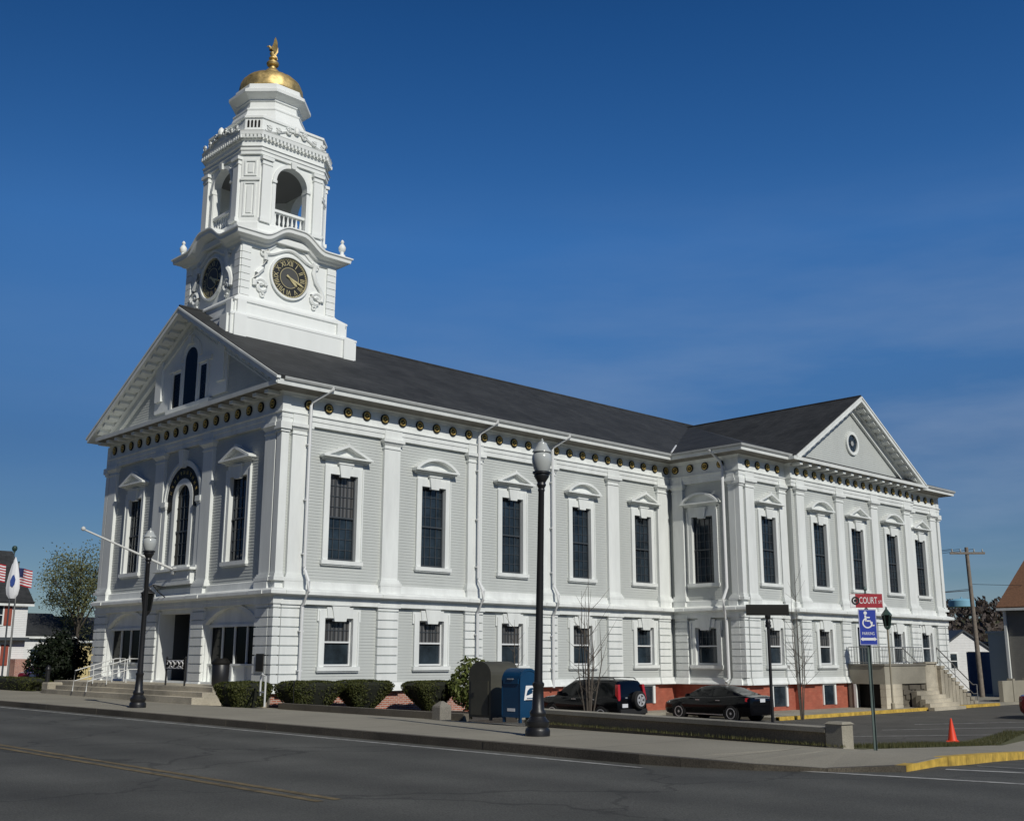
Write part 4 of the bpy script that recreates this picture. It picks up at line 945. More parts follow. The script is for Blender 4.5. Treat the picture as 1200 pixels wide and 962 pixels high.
# base terrain, out to the horizon, rising to the wooded hill in the east
m = MB(); xs_ = [-1500, -600, -200, -60, -30, -24, -8, -4, 0, 5, 9, 13, 30, 60, 120, 200, 260, 320, 380, 440, 520, 700, 1500]; ys_ = [-1500, -600, -250, -100, -45, -26, -8, 2, 8, 14, 40, 90, 140, 190, 260, 400, 700, 1500]
def zter(x, y):
    h = 19*math.exp(-((x-420)/110)**2)*(.75+.25*math.exp(-((y-60)/160)**2)) if x > 150 else 0
    return zs(x, y)-.32+h
m.add([(x, y, zter(x, y)) for x in xs_ for y in ys_], [(i*len(ys_)+j, (i+1)*len(ys_)+j, (i+1)*len(ys_)+j+1, i*len(ys_)+j+1) for i in range(len(xs_)-1) for j in range(len(ys_)-1)])
o = m.build('ground', MGRS); o['kind'] = 'structure'
ground_poly('main_road', [(-22.5, -400), (-7.2, -400), (-7.2, 500), (-22.5, 500)], lambda x, y: -.15, MASP, 0)
ground_poly('side_street', [(-7.2, -45), (200, -45), (200, -18), (12, -21), (-7.2, -21)], lambda x, y: zs(x)-.15-(.0 if x > -4 else 0), MASP, 0, GX)
ground_poly('far_sidewalk', [(-26, -400), (-22.5, -400), (-22.5, 500), (-26, 500)], lambda x, y: 0, MSIDE, .3)
outer = [(-7.25, 400), (-7.25, -22.4), (-7.1, -23.6), (-6.7, -24.8), (-6.1, -25.7), (-5.2, -26.5)]
yell = [(-5.2, -26.5), (-3.6, -26.4), (-2.1, -26.05), (1, -25.2), (4.4, -24.4), (12, -22.9), (40, -19)]
inner = [(40, -16.5), (12, -20.4), (5.2, -22.3), (-1.3, -24.0), (-2.5, -24.35), (-2.75, -24.3), (-1.85, -14.9), (-1.15, -14.9), (-1.1, -11.9), (-1.1, -2.4), (-.05, -1.2), (-.05, 14.95), (3, 14.95), (3, 400)]
ground_poly('sidewalk', outer+yell[1:]+inner, zwalk, MSIDE, .3, GX, [-27, -26.5, -26, -25.5, -25, -24.5, -24, -23, 2, 4, 6, 8, 10, 12, 14])
def kerb(name, path, m, w=.17, seg=1.9, gap=.012, top=.006):
    """kerb stones laid end to end along a path, walkway on the left of travel"""
    mb = MB(); P = [Vector(p) for p in path]
    for a, b in zip(P, P[1:]):
        L_ = (b-a).length; k = max(1, round(L_/seg)) if L_ < 60 else round(L_/seg); t = (b-a)/L_; nr = Vector((t.y, -t.x))
        if k > 60:      # far run: single long stones
            pass
        for i in range(k):
            p = a+t*(L_*i/k+(gap if i else 0)); q = a+t*(L_*(i+1)/k)
            j = random.uniform(-.006, .006)
            j += .02; c = [p+nr*(-w), p+nr*j, q+nr*j, q+nr*(-w)]
            mb.hexa([(v.x, v.y, zs(v.x, v.y)-.34) for v in c], [(v.x, v.y, zwalk(v.x, v.y)+top) for v in c])
    o = mb.build(name, m); o['kind'] = 'structure'; return o
# travel so that the road lies to the right
kerb('granite_kerb', [(-7.25, -23), (-7.25, 60)][::-1], MKERB); kerb('granite_kerb', [(-7.25, 400), (-7.25, 60)], MKERB, seg=40)
kerb('granite_kerb', [(-7.25, -23), (-7.1, -23.7), (-6.7, -24.8), (-6.1, -25.7), (-5.2, -26.5)], MKERB, top=.004, seg=1.2)
kerb('yellow_kerb', yell, MYEL)
o = ground_poly('parking_lot', [(-2.75, -24.3), (-2.5, -24.35), (-1.3, -24.0), (5.2, -22.3), (12, -20.4), (40, -16.5), (90, -10), (90, -7.65), (20.2, -7.65), (20.2, -1.7), (9, -1.7), (5.5, -7), (-1.1, -11.9), (-1.15, -14.9), (-1.85, -14.9)], lambda x, y: zs(x)-.06, MASP2, 0, GX)
ground_poly('grass_strip', [(-2.0, -24.1), (-1.3, -23.96), (5.2, -22.26), (12, -20.36), (26, -18.4), (26, -17.2), (14, -18.6), (7, -20.3), (-1.0, -23.0), (-2.0, -23.4)], lambda x, y: zs(x)-.005, MGRS, .1, GX)
ground_poly('planting_bed', [(-1.05, -11.9), (5.5, -6.95), (9, -1.7), (9, 0), (0, 0), (-.05, -1.2), (-1.05, -2.4)], lambda x, y: zs(x)*.75-.03, MSOIL, .2, GX)
ground_poly('building_walk', [(9, -1.7), (20.2, -1.7), (20.2, -7.8), (44, -7.8), (90, -7.8), (90, 20), (44.1, 20), (44.1, -4.2), (23.1, -4.2), (23.1, 0), (9, 0)], lambda x, y: zs(x)+.06, MCON, .2, GX)
kerb('yellow_kerb', [(42.5, -7.82), (20.2, -7.82)][::-1], MYEL, seg=2.4, top=.09)
ground_poly('lawn', [(3.02, 15), (60, 15), (60, 43), (3.02, 43)], lambda x, y: zs(x, y)-.02, MGRS, .15, (6, 9, 13))
def paint(name, pts, zf, m):
    return ground_poly(name, pts, zf, m, 0, GX)
for dx in (0, .26): paint('yellow_line', [(-13.75+dx, -23.4), (-13.63+dx, -23.4), (-13.63+dx, 300), (-13.75+dx, 300)], lambda x, y: -.145, MYLN)
paint('edge_line', [(-7.75, -23.4), (-7.65, -23.4), (-7.65, 300), (-7.75, 300)], lambda x, y: -.145, MWLN)
def line(name, a, b, w, z=-.145, m=MWLN, zf=None):
    a, b = Vector(a), Vector(b); n = Vector((-(b-a).y, (b-a).x)).normalized()*w/2
    return paint(name, [tuple(a-n), tuple(b-n), tuple(b+n), tuple(a+n)], zf or (lambda x, y: zs(x)-.145), m)
line('edge_line', (-6.3, -25.3), (-5.2, -30), .12); line('crosswalk_line', (-4.4, -26.75), (-3.0, -31), .15); line('crosswalk_line', (-2.5, -26.4), (-.4, -31), .15)
for a, b in (((13.6, -14.6), (20, -18.8)), ((17.8, -13.8), (25, -17.6)), ((22, -13), (30, -16.6))): line('parking_line', a, b, .11, zf=lambda x, y: zs(x)-.054)

# ================================================================== FRONT STEPS, WALLS
t = thing('entrance_steps', 'broad grey granite steps and landing before the town hall entrance', 'steps', (-1.5, 6, 0))
for k in range(3):
    m = MB(); x0 = -2.95+.38*k; y0, y1 = .15+.0*k, 13.2-.5*k
    yy = y0
    while yy < y1-.1:
        y2 = min(yy+2.3, y1); m.box(x0, x0+.42, yy+.006, y2-.006, -.2+.16*k, .16*(k+1)-.005*random.random()); yy = y2
    m.box(x0+.02, x0+.4, y0, y1, -.25, .16*(k+1)-.012)
    m.build('step', MSTEP, t, loc=(-1.5, 6, 0))
m = MB(); m.box(-1.82, -.04, .15, 14.8, -.3, .478); m.build('landing', MSTEP, t, loc=(-1.5, 6, 0))
# white pipe handrails on the steps
def rail(label, path, m_, r=.025, posts=(), group=None, mids=(), name='handrail'):
    mb = MB(); p0 = Vector(path[0])
    mb.tube(path, r, 8); o = mb.build(name, m_, None, loc=tuple(p0)); tag(o, label, 'handrail', group)
    for (a, b) in posts:
        mb = MB(); mb.tube([a, b], r*.95, 8); mb.build('post', m_, o, loc=tuple(p0))
    for pth in mids:
        mb = MB(); mb.tube(pth, r*.8, 8); mb.build('mid_rail', m_, o, loc=tuple(p0))
    return o
for y, lab in ((9.9, 'white pipe handrail on the entrance steps, left of the two'), (8.6, 'white pipe handrail on the entrance steps, right of the two')):
    rail(lab, [(-3.0, y, .15), (-2.95, y, .95), (-1.3, y, 1.42), (-.9, y, 1.42), (-.9, y, .48)], MWR, .022, [((-2.2, y, .42), (-2.2, y, 1.16)), ((-1.4, y, .48), (-1.4, y, 1.38))], 'white handrails on the entrance steps', [[(-2.95, y, .55), (-1.3, y, 1.0), (-.9, y, 1.0)]])
rail('white bent pipe handrail beside the left clipped hedge', [(-2.75, -4.15, 0), (-2.75, -4.15, .92), (-2.75, -3.95, .98), (-2.35, -3.3, .98), (-2.35, -3.2, .9), (-2.35, -3.2, .3)], MWR, .03, mids=[[(-2.75, -4.15, .42), (-2.35, -3.2, .42)]])
rail('dark pipe handrail at the corner pier by the downspout foot', [(-.9, -2.9, -.1), (-.9, -2.9, .72), (-.55, -2.4, .72), (-.2, -1.7, .5), (-.2, -1.7, -.1)], MBK, .025)
# low retaining wall between sidewalk and parking lot
WA = math.atan2(1.1, 9.05)
t = thing('retaining_wall', 'low weathered concrete wall with a pier at its end along the sidewalk', 'wall', (-1.92, -14.9, 0), -WA)
m = MB(); m.box(0, .36, -9.05, 0, -1.0, .20); m.build('wall_body', MWALL, t)
m = MB(); yy = -9.05
while yy < -.1: y2 = min(yy+2.4, 0); m.box(-.05, .42, yy+.006, y2-.006, .203, .29); yy = y2
m.box(.0, .36, -9.0, -.05, .2, .27); m.build('coping', MCON, t)
m = MB(); m.box(-.04, .28, -9.42, -9.06, -.5, .36); m.hexa([(-.06, -9.45, .36), (.30, -9.45, .36), (.30, -9.055, .36), (-.06, -9.055, .36)], [(.0, -9.4, .40), (.25, -9.4, .40), (.25, -9.1, .40), (.0, -9.1, .40)]); m.build('end_pier', MCON, t)
m = MB(); yy = -11.8
while yy < -2.6: y2 = min(yy+2.1, -2.5); m.box(-1.22, -1.02, yy+.006, y2-.006, -.4, .02); yy = y2
m.box(-1.2, -1.04, -11.75, -2.55, -.4, .01)
tag(m.build('bed_edging', MGRD, None, loc=(0, 0, 0)), 'low dark granite edging along the hedge bed', 'edging')
m = MB(); m.rings([[(x*r, y*r*.8, z) for x, y in ((-1, -1), (1, -1), (1, 1), (-1, 1))] for r, z in ((.2, -.2), (.2, .2), (.18, .25), (.04, .36))]); 
tag(m.build('stone_bollard', MGRA), 'squat pale stone bollard with pointed top beside the olive box', 'bollard').location = (-1.75, -11.5, 0)

# ================================================================== STREET LAMPS
def lamp(label, loc, H, gr):
    t = thing('street_lamp', label, 'street lamp', loc, 0, gr)
    m = MB(); m.lathe([(.25, 0), (.25, .10), (.24, .14), (.21, .17), (.235, .22), (.235, .28), (.19, .32), (.15, .38), (.165, .42), (.165, .47), (.125, .52), (.11, .8), (.105, .95), (.12, .97), (.12, 1.02), (.09, 1.05)], n=16); m.build('base', MBK, t)
    m = MB(); m.lathe([(.088, 1.03), (.082, 1.5), (.064, H-1.12), (.075, H-1.10), (.075, H-1.07), (.062, H-1.05)], n=12); m.build('post', MBK, t)
    m = MB(); m.lathe([(.06, H-1.06), (.10, H-.98), (.085, H-.93), (.11, H-.88), (.16, H-.80), (.155, H-.76), (.19, H-.74), (.19, H-.70), (.15, H-.69)], n=16); m.build('collar', MBK, t)
    m = MB(); m.lathe([(.14, H-.695), (.175, H-.62), (.205, H-.50), (.21, H-.40), (.19, H-.33), (.165, H-.30)], n=24); m.build('globe', MGLB, t)
    m = MB(); m.lathe([(.17, H-.30), (.205, H-.285), (.20, H-.26), (.15, H-.20), (.115, H-.13), (.105, H-.09), (.05, H-.06), (.025, H-.04), (.03, H-.02), (.005, H+.02)], n=20); m.build('cap', MGLB, t)
    return t
lamp('tall black street lamp with acorn globe beside the blue mailbox', (-5.47, -18.87, .0), 6.03, 'acorn street lamps').rotation_euler = (.0135, .0135, 0)
lamp('black street lamp with acorn globe in front of the entrance steps', (-5.95, -2.15, 0), 5.45, 'acorn street lamps')

# ================================================================== MAIL BOXES
def mailbox(t, W_, D_, H, mt, leg=.14, name='body'):
    """rounded-top box: W_ along local x (front to back), D_ along local y; arch profile in the xz plane"""
    r = W_/2; n = 14; hz = H-r*.8
    pts = [(-r, leg), (r, leg)]+[(r*cos(pi*i/n), hz+r*.8*sin(pi*i/n)) for i in range(n+1)]
    m = MB(); m.prism_y(pts, -D_/2, D_/2); m.build(name, mt, t)
    for sx in (-1, 1):
        for sy in (-1, 1):
            m = MB(); x, y = sx*(r-.035), sy*(D_/2-.035); m.box(x-.03, x+.03, y-.03, y+.03, 0, leg+.02); m.build('leg', mt, t)
t = thing('mailbox', 'blue post office mailbox with white eagle panel on its side', 'mailbox', (-2.45, -15.26, 0))
mailbox(t, .60, .62, 1.27, MBL)
m = MB()
for y0, y1 in ((-.325, -.305), (.305, .325)):
    r = .31; n = 14; pts = [(r*cos(pi*i/n), .98+r*.82*sin(pi*i/n)) for i in range(n+1)]; pin = [(x*.9, .98+(z-.98)*.9) for x, z in pts]
    for i in range(n): m.prism_y([pts[i], pts[i+1], pin[i+1], pin[i]], y0, y1)
    for s in (-1, 1): m.box(min(s*.31, s*.28), max(s*.31, s*.28), y0, y1, .1, .98)
m.box(-.31, .31, -.32, .32, .12, .16); m.build('rim', MBL, t)
m = MB(); m.box(-.325, -.29, -.26, .26, .90, 1.02); m.build('deposit_door', MBL, t)
m = MB(); m.box(-.345, -.32, -.10, .10, 1.0, 1.03); m.build('handle', MCHR, t)
m = MB(); m.box(-.306, -.299, -.13, .13, .26, .33); m.build('label_plate', MPLT, t)
m = MB(); m.prism_y([(-.17, .52), (.15, .52), (.19, .86), (-.11, .86)], -.317, -.311); em = m.build('emblem_panel', MWP, t)
m = MB()
m.prism_y([(-.10, .63), (-.06, .74), (.02, .80), (.10, .81), (.165, .78), (.12, .765), (.08, .745), (.15, .735), (.09, .71), (.13, .69), (.05, .665), (-.02, .64)], -.321, -.317)
m.build('eagle_mark', MBL, em)
m = MB(); m.box(-.14, .14, -.381, -.377, .55, .575); m.build('lettering_bar', MBL, em)
t = thing('relay_box', 'dark olive mail relay box with rounded top beside the blue mailbox', 'relay box', (-2.05, -13.9, 0), pi/2)
mailbox(t, .82, .98, 1.42, MOL, .06)
m = MB(); m.box(-.32, .32, .49, .507, .12, .95); m.build('door', MOL, t)
m = MB(); m.box(.20, .26, .507, .52, .55, .65); m.build('handle', MBK, t)

# ================================================================== SIGNS
def plate_frame(o, face):        # local: x right, y into the sign, z up; 'face' is the direction the front looks (angle of outward normal)
    return dict(o=o, rz=face+pi/2)
t = thing('street_sign', 'dark unlettered back of a street name sign on a thin black pole', 'sign', (-1.95, -22.05, 0))
m = MB(); m.tube([(0, 0, -.2), (0, 0, 2.32)], .032, 10); m.tube([(0, 0, 2.14), (0, 0, 2.2)], .06, 10); m.lathe([(.05, 2.2), (.06, 2.24), (.035, 2.3), (.06, 2.34), (.06, 2.38)], n=10); m.build('post', MBK, t)
m = MB(rz=radians(226)+pi/2); m.box(-.44, .44, -.012, .012, 2.38, 2.60); m.build('name_plate', MDK, t)
t = thing('parking_sign', 'green metal sign post with red court street plate above blue accessible parking sign', 'sign', (-2.8, -24.72, 0))
SA = radians(228)
m = MB(rz=SA+pi/2); m.box(-.030, .030, .004, .010, -.3, 2.42); m.box(-.030, -.024, -.02, .006, -.3, 2.42); m.box(.024, .030, -.02, .006, -.3, 2.42); m.tube([(0, -.01, 2.3), (0, -.01, 2.75)], .018, 8); m.lathe([(.02, 0), (.035, .02), (.02, .06), (.005, .08)], (0, -.01, 2.74), 8)
m.build('post', MPOST, t)
m = MB(rz=SA+pi/2); m.box(-.30, .30, -.034, -.026, 2.43, 2.68); pl = m.build('court_plate', MRS, t)
m = MB(rz=SA+pi/2); m.box(-.30, -.20, -.036, -.0345, 2.435, 2.675)
text_into(m, 'COURT', .17, lambda u, v: (u*.58+.035, -.0362, 2.555+v)); text_into(m, 'ST', .075, lambda u, v: (u*.9+.255, -.0362, 2.53+v))
m.build('lettering', MWP, pl)
m = MB(rz=SA+pi/2); m.annulus_y(-.20, 2.555, .045, .075, -.040, -.0345, 20); m.disc_y(-.2, 2.555, .03, -.0365, -.040, 14); m.build('town_seal', MBK, pl)
m = MB(rz=SA+pi/2); m.box(-.165, .165, -.034, -.026, 1.76, 2.40); bs = m.build('accessible_plate', MBS, t)
m = MB(rz=SA+pi/2)
def P2(pts, d=-.036): m.add([(x, d, z) for x, z in pts], [list(range(len(pts)))])
# wheelchair symbol
n = 12; P2([(-.035+.032*cos(2*pi*i/n), 2.335+.032*sin(2*pi*i/n)) for i in range(n)])
P2([(-.055, 2.295), (-.022, 2.295), (-.012, 2.18), (-.045, 2.18)]); P2([(-.03, 2.265), (.045, 2.265), (.045, 2.242), (-.03, 2.242)]); P2([(-.04, 2.205), (.055, 2.205), (.055, 2.18), (-.04, 2.18)])
P2([(.033, 2.2), (.058, 2.2), (.095, 2.10), (.07, 2.095)]); P2([(.075, 2.115), (.075, 2.095), (.125, 2.105), (.12, 2.125)])
m.annulus_y(-.005, 2.155, .072, .095, -.037, -.0345, 22, radians(120), radians(375))
text_into(m, 'PARKING', .078, lambda u, v: (u*.70, -.036, 1.965+v))
P2([(-.12, 1.845), (.12, 1.845), (.12, 1.89), (-.12, 1.89)]); P2([(-.15, 1.867), (-.105, 1.905), (-.105, 1.83)]); P2([(.15, 1.867), (.105, 1.905), (.105, 1.83)])
for a, b, c, d in ((-.16, .16, 2.388, 2.394), (-.16, .16, 1.766, 1.772), (-.16, -.154, 1.766, 2.394), (.154, .16, 1.766, 2.394)): P2([(a, c), (b, c), (b, d), (a, d)])
m.build('symbols', MWP, bs)
# notice board between two posts on the landing
t = thing('notice_board', 'small dark board with pale scrollwork between two black posts by the entrance', 'sign', (-2.0, 3.2, .3))
for x, y, z in ((-2.0, 4.0, .16), (-2.0, 2.55, .16)):
    m = MB(); m.tube([(x, y, z), (x, y, 1.45)], .035, 8); m.lathe([(.035, 0), (.05, .03), (.02, .08)], (x, y, 1.44), 8); m.build('post', MBK, t, loc=(-2.0, 3.2, .3))
m = MB(); m.box(-2.03, -1.99, 2.6, 3.95, 1.05, 1.42); bd = m.build('board', MDK, t, loc=(-2.0, 3.2, .3)); 
m = MB()
for k, y in enumerate((3.75, 3.45, 3.1, 2.8)):
    m.tube([(-2.04, y+.13*cos(a*.7), 1.235+.11*sin(a*.7)) for a in range(9 if k % 2 else 8)], .022, 5)
m.box(-2.045, -2.03, 2.68, 3.9, 1.36, 1.385); m.box(-2.045, -2.03, 2.68, 3.9, 1.085, 1.11)
m.build('scrollwork', MWP, bd, loc=(-2.0, 3.2, .3))
# litter bin, wall lantern, slanting flagpole
t = thing('litter_bin', 'dark round slatted litter bin on the landing near the corner pier', 'litter bin', (-1.2, 1.45, .48))
m = MB(); m.lathe([(.26, 0), (.30, .1), (.31, .75), (.27, .8)], n=18); m.build('bin_body', MBK, t)
for k in range(18):
    a = 2*pi*k/18
m = MB(); m.lathe([(.33, .76), (.34, .82), (.24, .95), (.2, .98), (.19, .9)], n=18); m.build('lid', MDK, t)
t = thing('wall_lantern', 'black iron lantern hanging from a bracket over the entrance below the balcony', 'lantern', (-.42, 7.7, 3.72))
m = MB(); m.tube([(.0, 0, .55), (-.55, 0, .62), (-.75, 0, .5)], .03, 6); m.tube([(.0, 0, .15), (-.3, 0, .35), (-.55, 0, .6)], .022, 6); m.build('bracket', MBK, t)
m = MB(); c = (-.75, 0, 0); m.lathe([(.03, .52), (.06, .47), (.30, .30), (.31, .27)], c, 6); m.lathe([(.17, -.42), (.15, -.5), (.03, -.62)], c, 6)
for k in range(6):
    a = 2*pi*k/6; m.tube([(c[0]+.27*cos(a), .27*sin(a), .28), (c[0]+.165*cos(a), .165*sin(a), -.43)], .018, 5)
m.build('lantern_frame', MBK, t)
m = MB(); m.lathe([(.24, .26), (.145, -.42)], c, 6, 0, False); m.build('glass', MGS, t)
t = thing('flagpole', 'bare white flagpole slanting out from the balcony of the arched window', 'flagpole', (-.3, 7.25, 4.95))
m = MB(); m.tube([(0, 0, 0), (-3.75, .33, 1.4)], [.055, .035], 10); m.build('pole', MWR, t)
m = MB(); m.lathe([(.01, -.08), (.08, -.04), (.09, .02), (.05, .08), (.01, .1)], (-3.78, .335, 1.42), 10); m.build('ball', MWR, t)
m = MB(); m.box(-.12, .02, -.09, .09, -.16, .12); m.build('socket', MWR, t)
t = thing('traffic_cone', 'orange traffic cone standing at the edge of the grass strip', 'cone', (13.4, -18.55, zs(13.4)), .5)
m = MB(); m.lathe([(.155, .035), (.14, .06), (.03, .69), (.025, .71), (.012, .705)], n=20); m.build('cone_body', MOR, t)
m = MB(); m.box(-.19, .19, -.19, .19, 0, .035, .01); m.build('base', MOR, t)

# ================================================================== VEHICLES  (local: x forward, y left, z up)
def car(name, label, cat, loc, rz, P, paint):
    t = thing(name, label, cat, loc, rz)
    st = P['body']            # x, z_bottom, z_shoulder, half width, crown
    rings = []
    for x, zb, zsd, w, cr in st:
        h = [(w*.86, zb), (w*.97, zb+.10), (w, zb+(zsd-zb)*.45), (w*.985, zsd-.10), (w*.93, zsd-.025), (w*.84, zsd), (w*.45, zsd+cr*.8), (0, zsd+cr)]
        rings.append([(x, y, z) for y, z in h]+[(x, -y, z) for y, z in h[-2::-1]])
    m = MB(); m.rings(rings, sm=True)
    G = P['glass']            # stations of the greenhouse: x, z_base, z_top, half_base, half_top
    def gp(g, f):             # point on the left side at height fraction f
        x, zb, ztp, wb, wtp = g; return (x, wb+(wtp-wb)*f, zb+(ztp-zb)*f)
    ring = []
    for x, zb, ztp, wb, wtp in G:
        h = [(wb, zb-.05), (wb, zb), (wb+(wtp-wb)*.85, zb+(ztp-zb)*.86), (wtp*.9, zb+(ztp-zb)*.965), (wtp*.5, ztp), (0, ztp+.01)]
        ring.append([(x, y, z) for y, z in h]+[(x, -y, z) for y, z in h[-2::-1]])
    m.rings(ring, sm=True); b = m.build('body', paint, t)
    # glazing panels, a few millimetres proud of the greenhouse
    for s, i0, i1 in P['side']:
        a, c = G[i0], G[i1]
        for sy in (-1, 1):
            mm = MB()
            q = [gp(a, .08), gp(c, .08), gp(c, .80), gp(a, .80)]
            if s == 'front': q = [gp(a, .06), gp(c, .06), gp(c, .80), gp(c, .80)]
            nn = .006
            A_ = [(x, sy*(y+nn), z) for x, y, z in q]; B_ = [(x, sy*(y-.02), z) for x, y, z in q]
            mm.hexa(A_, B_); mm.build('side_glass', MCARG, t)
    for nm, i0, i1 in P['screens']:
        a, c = G[i0], G[i1]; mm = MB(); e = .012
        q0 = [(a[0]+P['dir'][nm]*e, .86*a[3], a[1]+.03), (a[0]+P['dir'][nm]*e, -.86*a[3], a[1]+.03)]
        q1 = [(c[0]+P['dir'][nm]*e, -.80*c[4], c[2]-.015), (c[0]+P['dir'][nm]*e, .80*c[4], c[2]-.015)]
        q = q0+q1; mm.hexa([(x, y, z+.012) for x, y, z in q], [(x-P['dir'][nm]*.03, y, z-.03) for x, y, z in q]); mm.build(nm, MCARG, t)
    R = P['wr']
    for x in P['wx']:
        for s in (-1, 1):
            w = P['track']
            mm = MB(); mm.disc_y(x, R+.02, R+.065, s*(w+.012), s*(w-.2), 28); mm.build('wheel_arch', MTYR, t)
            mm = MB(); mm.rings([[(x+r*cos(2*pi*i/28), s*y, R+r*sin(2*pi*i/28)) for i in range(28)] for r, y in ((R*.66, w+.028), (R*.93, w+.03), (R, w+.01), (R, w-.19))], sm=True); wh = mm.build('wheel', MTYR, t)
            mm = MB(); mm.annulus_y(x, R, R*.58, R*.68, s*(w+.034), s*(w-.02), 28); mm.disc_y(x, R, R*.16, s*(w+.03), s*(w-.02), 12)
            for k in range(7):
                an = 2*pi*k/7; d = Vector((cos(an), 0, sin(an))); p = Vector((-sin(an), 0, cos(an)))*R*.125; c0 = Vector((x, s*(w+.027), R))
                q = [c0+d*R*.1-p, c0+d*R*.62-p*.8, c0+d*R*.62+p*.8, c0+d*R*.1+p]; mm.hexa([tuple(v) for v in q], [(v.x, v.y-s*.03, v.z) for v in q])
            mm.build('rim', MALU, wh)
    return t
SED = dict(
    body=[(-2.42, .38, .86, .70, .0), (-2.38, .28, 1.0, .82, .01), (-2.1, .22, 1.05, .88, .02), (-1.6, .20, 1.06, .905, .02), (-.6, .18, 1.0, .91, .02), (.6, .18, .97, .91, .02), (1.2, .19, .93, .905, .035), (1.7, .21, .86, .89, .04), (2.1, .23, .78, .85, .04), (2.32, .26, .70, .76, .02), (2.42, .34, .58, .62, .0)],
    glass=[(-1.88, 1.04, 1.05, .72, .66), (-1.55, 1.02, 1.18, .77, .66), (-1.15, 1.0, 1.33, .80, .62), (-.85, .99, 1.40, .80, .60), (-.45, .99, 1.44, .81, .595), (-.37, .985, 1.445, .81, .595), (.15, .98, 1.435, .81, .59), (.42, .97, 1.37, .80, .58), (.8, .95, 1.2, .78, .62), (1.22, .93, .95, .74, .70)],
    side=[('rear', 2, 4), ('mid', 5, 7), ('front', 9, 7)], screens=[('rear_window', 0, 3), ('windscreen', 9, 6)], dir=dict(rear_window=-1, windscreen=1),
    wr=.33, wx=(1.42, -1.43), track=.885)
SUVP = dict(
    body=[(-2.16, .45, .98, .78, .0), (-2.12, .32, 1.05, .87, .0), (-1.8, .27, 1.08, .90, .0), (-.6, .25, 1.05, .905, .0), (.7, .25, 1.03, .905, .02), (1.3, .27, 1.02, .90, .04), (1.8, .29, .98, .88, .05), (2.08, .32, .90, .83, .04), (2.22, .36, .74, .74, .0)],
    glass=[(-2.12, 1.0, 1.02, .83, .8), (-2.06, 1.03, 1.40, .84, .73), (-1.93, 1.05, 1.66, .85, .67), (-1.85, 1.05, 1.68, .85, .67), (-1.15, 1.05, 1.71, .85, .67), (-1.05, 1.05, 1.71, .85, .67), (-.25, 1.04, 1.71, .85, .67), (-.15, 1.04, 1.70, .85, .67), (.35, 1.03, 1.66, .84, .66), (.75, 1.02, 1.45, .83, .68), (1.28, 1.0, 1.03, .80, .76)],
    side=[('rear', 3, 4), ('mid', 5, 6), ('fr', 7, 8), ('front', 10, 8)], screens=[('rear_window', 0, 2), ('windscreen', 10, 8)], dir=dict(rear_window=-1, windscreen=1),
    wr=.35, wx=(1.33, -1.29), track=.885)
def sedan(label, loc, rz, paint, name='sedan'):
    t = car(name, label, 'car', loc, rz, SED, paint)
    for s in (-1, 1):
        m = MB(); a = [(-2.40, s*.40, .80), (-2.395, s*.74, .80), (-2.2, s*.875, .84), (-2.2, s*.865, .98), (-2.37, s*.74, .97), (-2.40, s*.42, .95)]
        m.add(a+[(x+.1, y*.96, z) for x, y, z in a], [list(range(6)), list(range(11, 5, -1))]+[(i, (i+1) % 6, 6+(i+1) % 6, 6+i) for i in range(6)]); m.build('tail_light', MRL, t)
        m = MB(); a = [(2.36, s*.45, .58), (2.20, s*.80, .62), (1.98, s*.865, .70), (2.02, s*.83, .75), (2.2, s*.72, .72), (2.34, s*.45, .66)]
        m.add(a+[(x-.08, y*.96, z) for x, y, z in a], [list(range(6)), list(range(11, 5, -1))]+[(i, (i+1) % 6, 6+(i+1) % 6, 6+i) for i in range(6)]); m.build('headlight', MGLB, t)
        m = MB(); m.hexa([(.95, s*.86, .98), (.80, s*.86, .98), (.80, s*.86, 1.10), (.93, s*.86, 1.08)], [(.92, s*1.03, .99), (.82, s*1.02, .99), (.82, s*1.02, 1.10), (.90, s*1.02, 1.08)]); m.build('mirror', paint, t)
        for x in (.35, -.75): m = MB(); m.box(x-.1, x+.1, min(s*.893, s*.925), max(s*.893, s*.925), .83, .86); m.build('door_handle', MCHR, t)
        m = MB(); m.box(-1.0, 1.0, min(s*.88, s*.915), max(s*.88, s*.915), .25, .275); m.build('sill_trim', MCHR, t)
    m = MB(); m.box(-2.425, -2.39, -.17, .17, .80, .94); m.build('number_plate', MPLT, t)
    m = MB(); m.box(-2.415, -2.36, -.5, .5, .955, .975); m.build('boot_trim', MCHR, t)
    return t
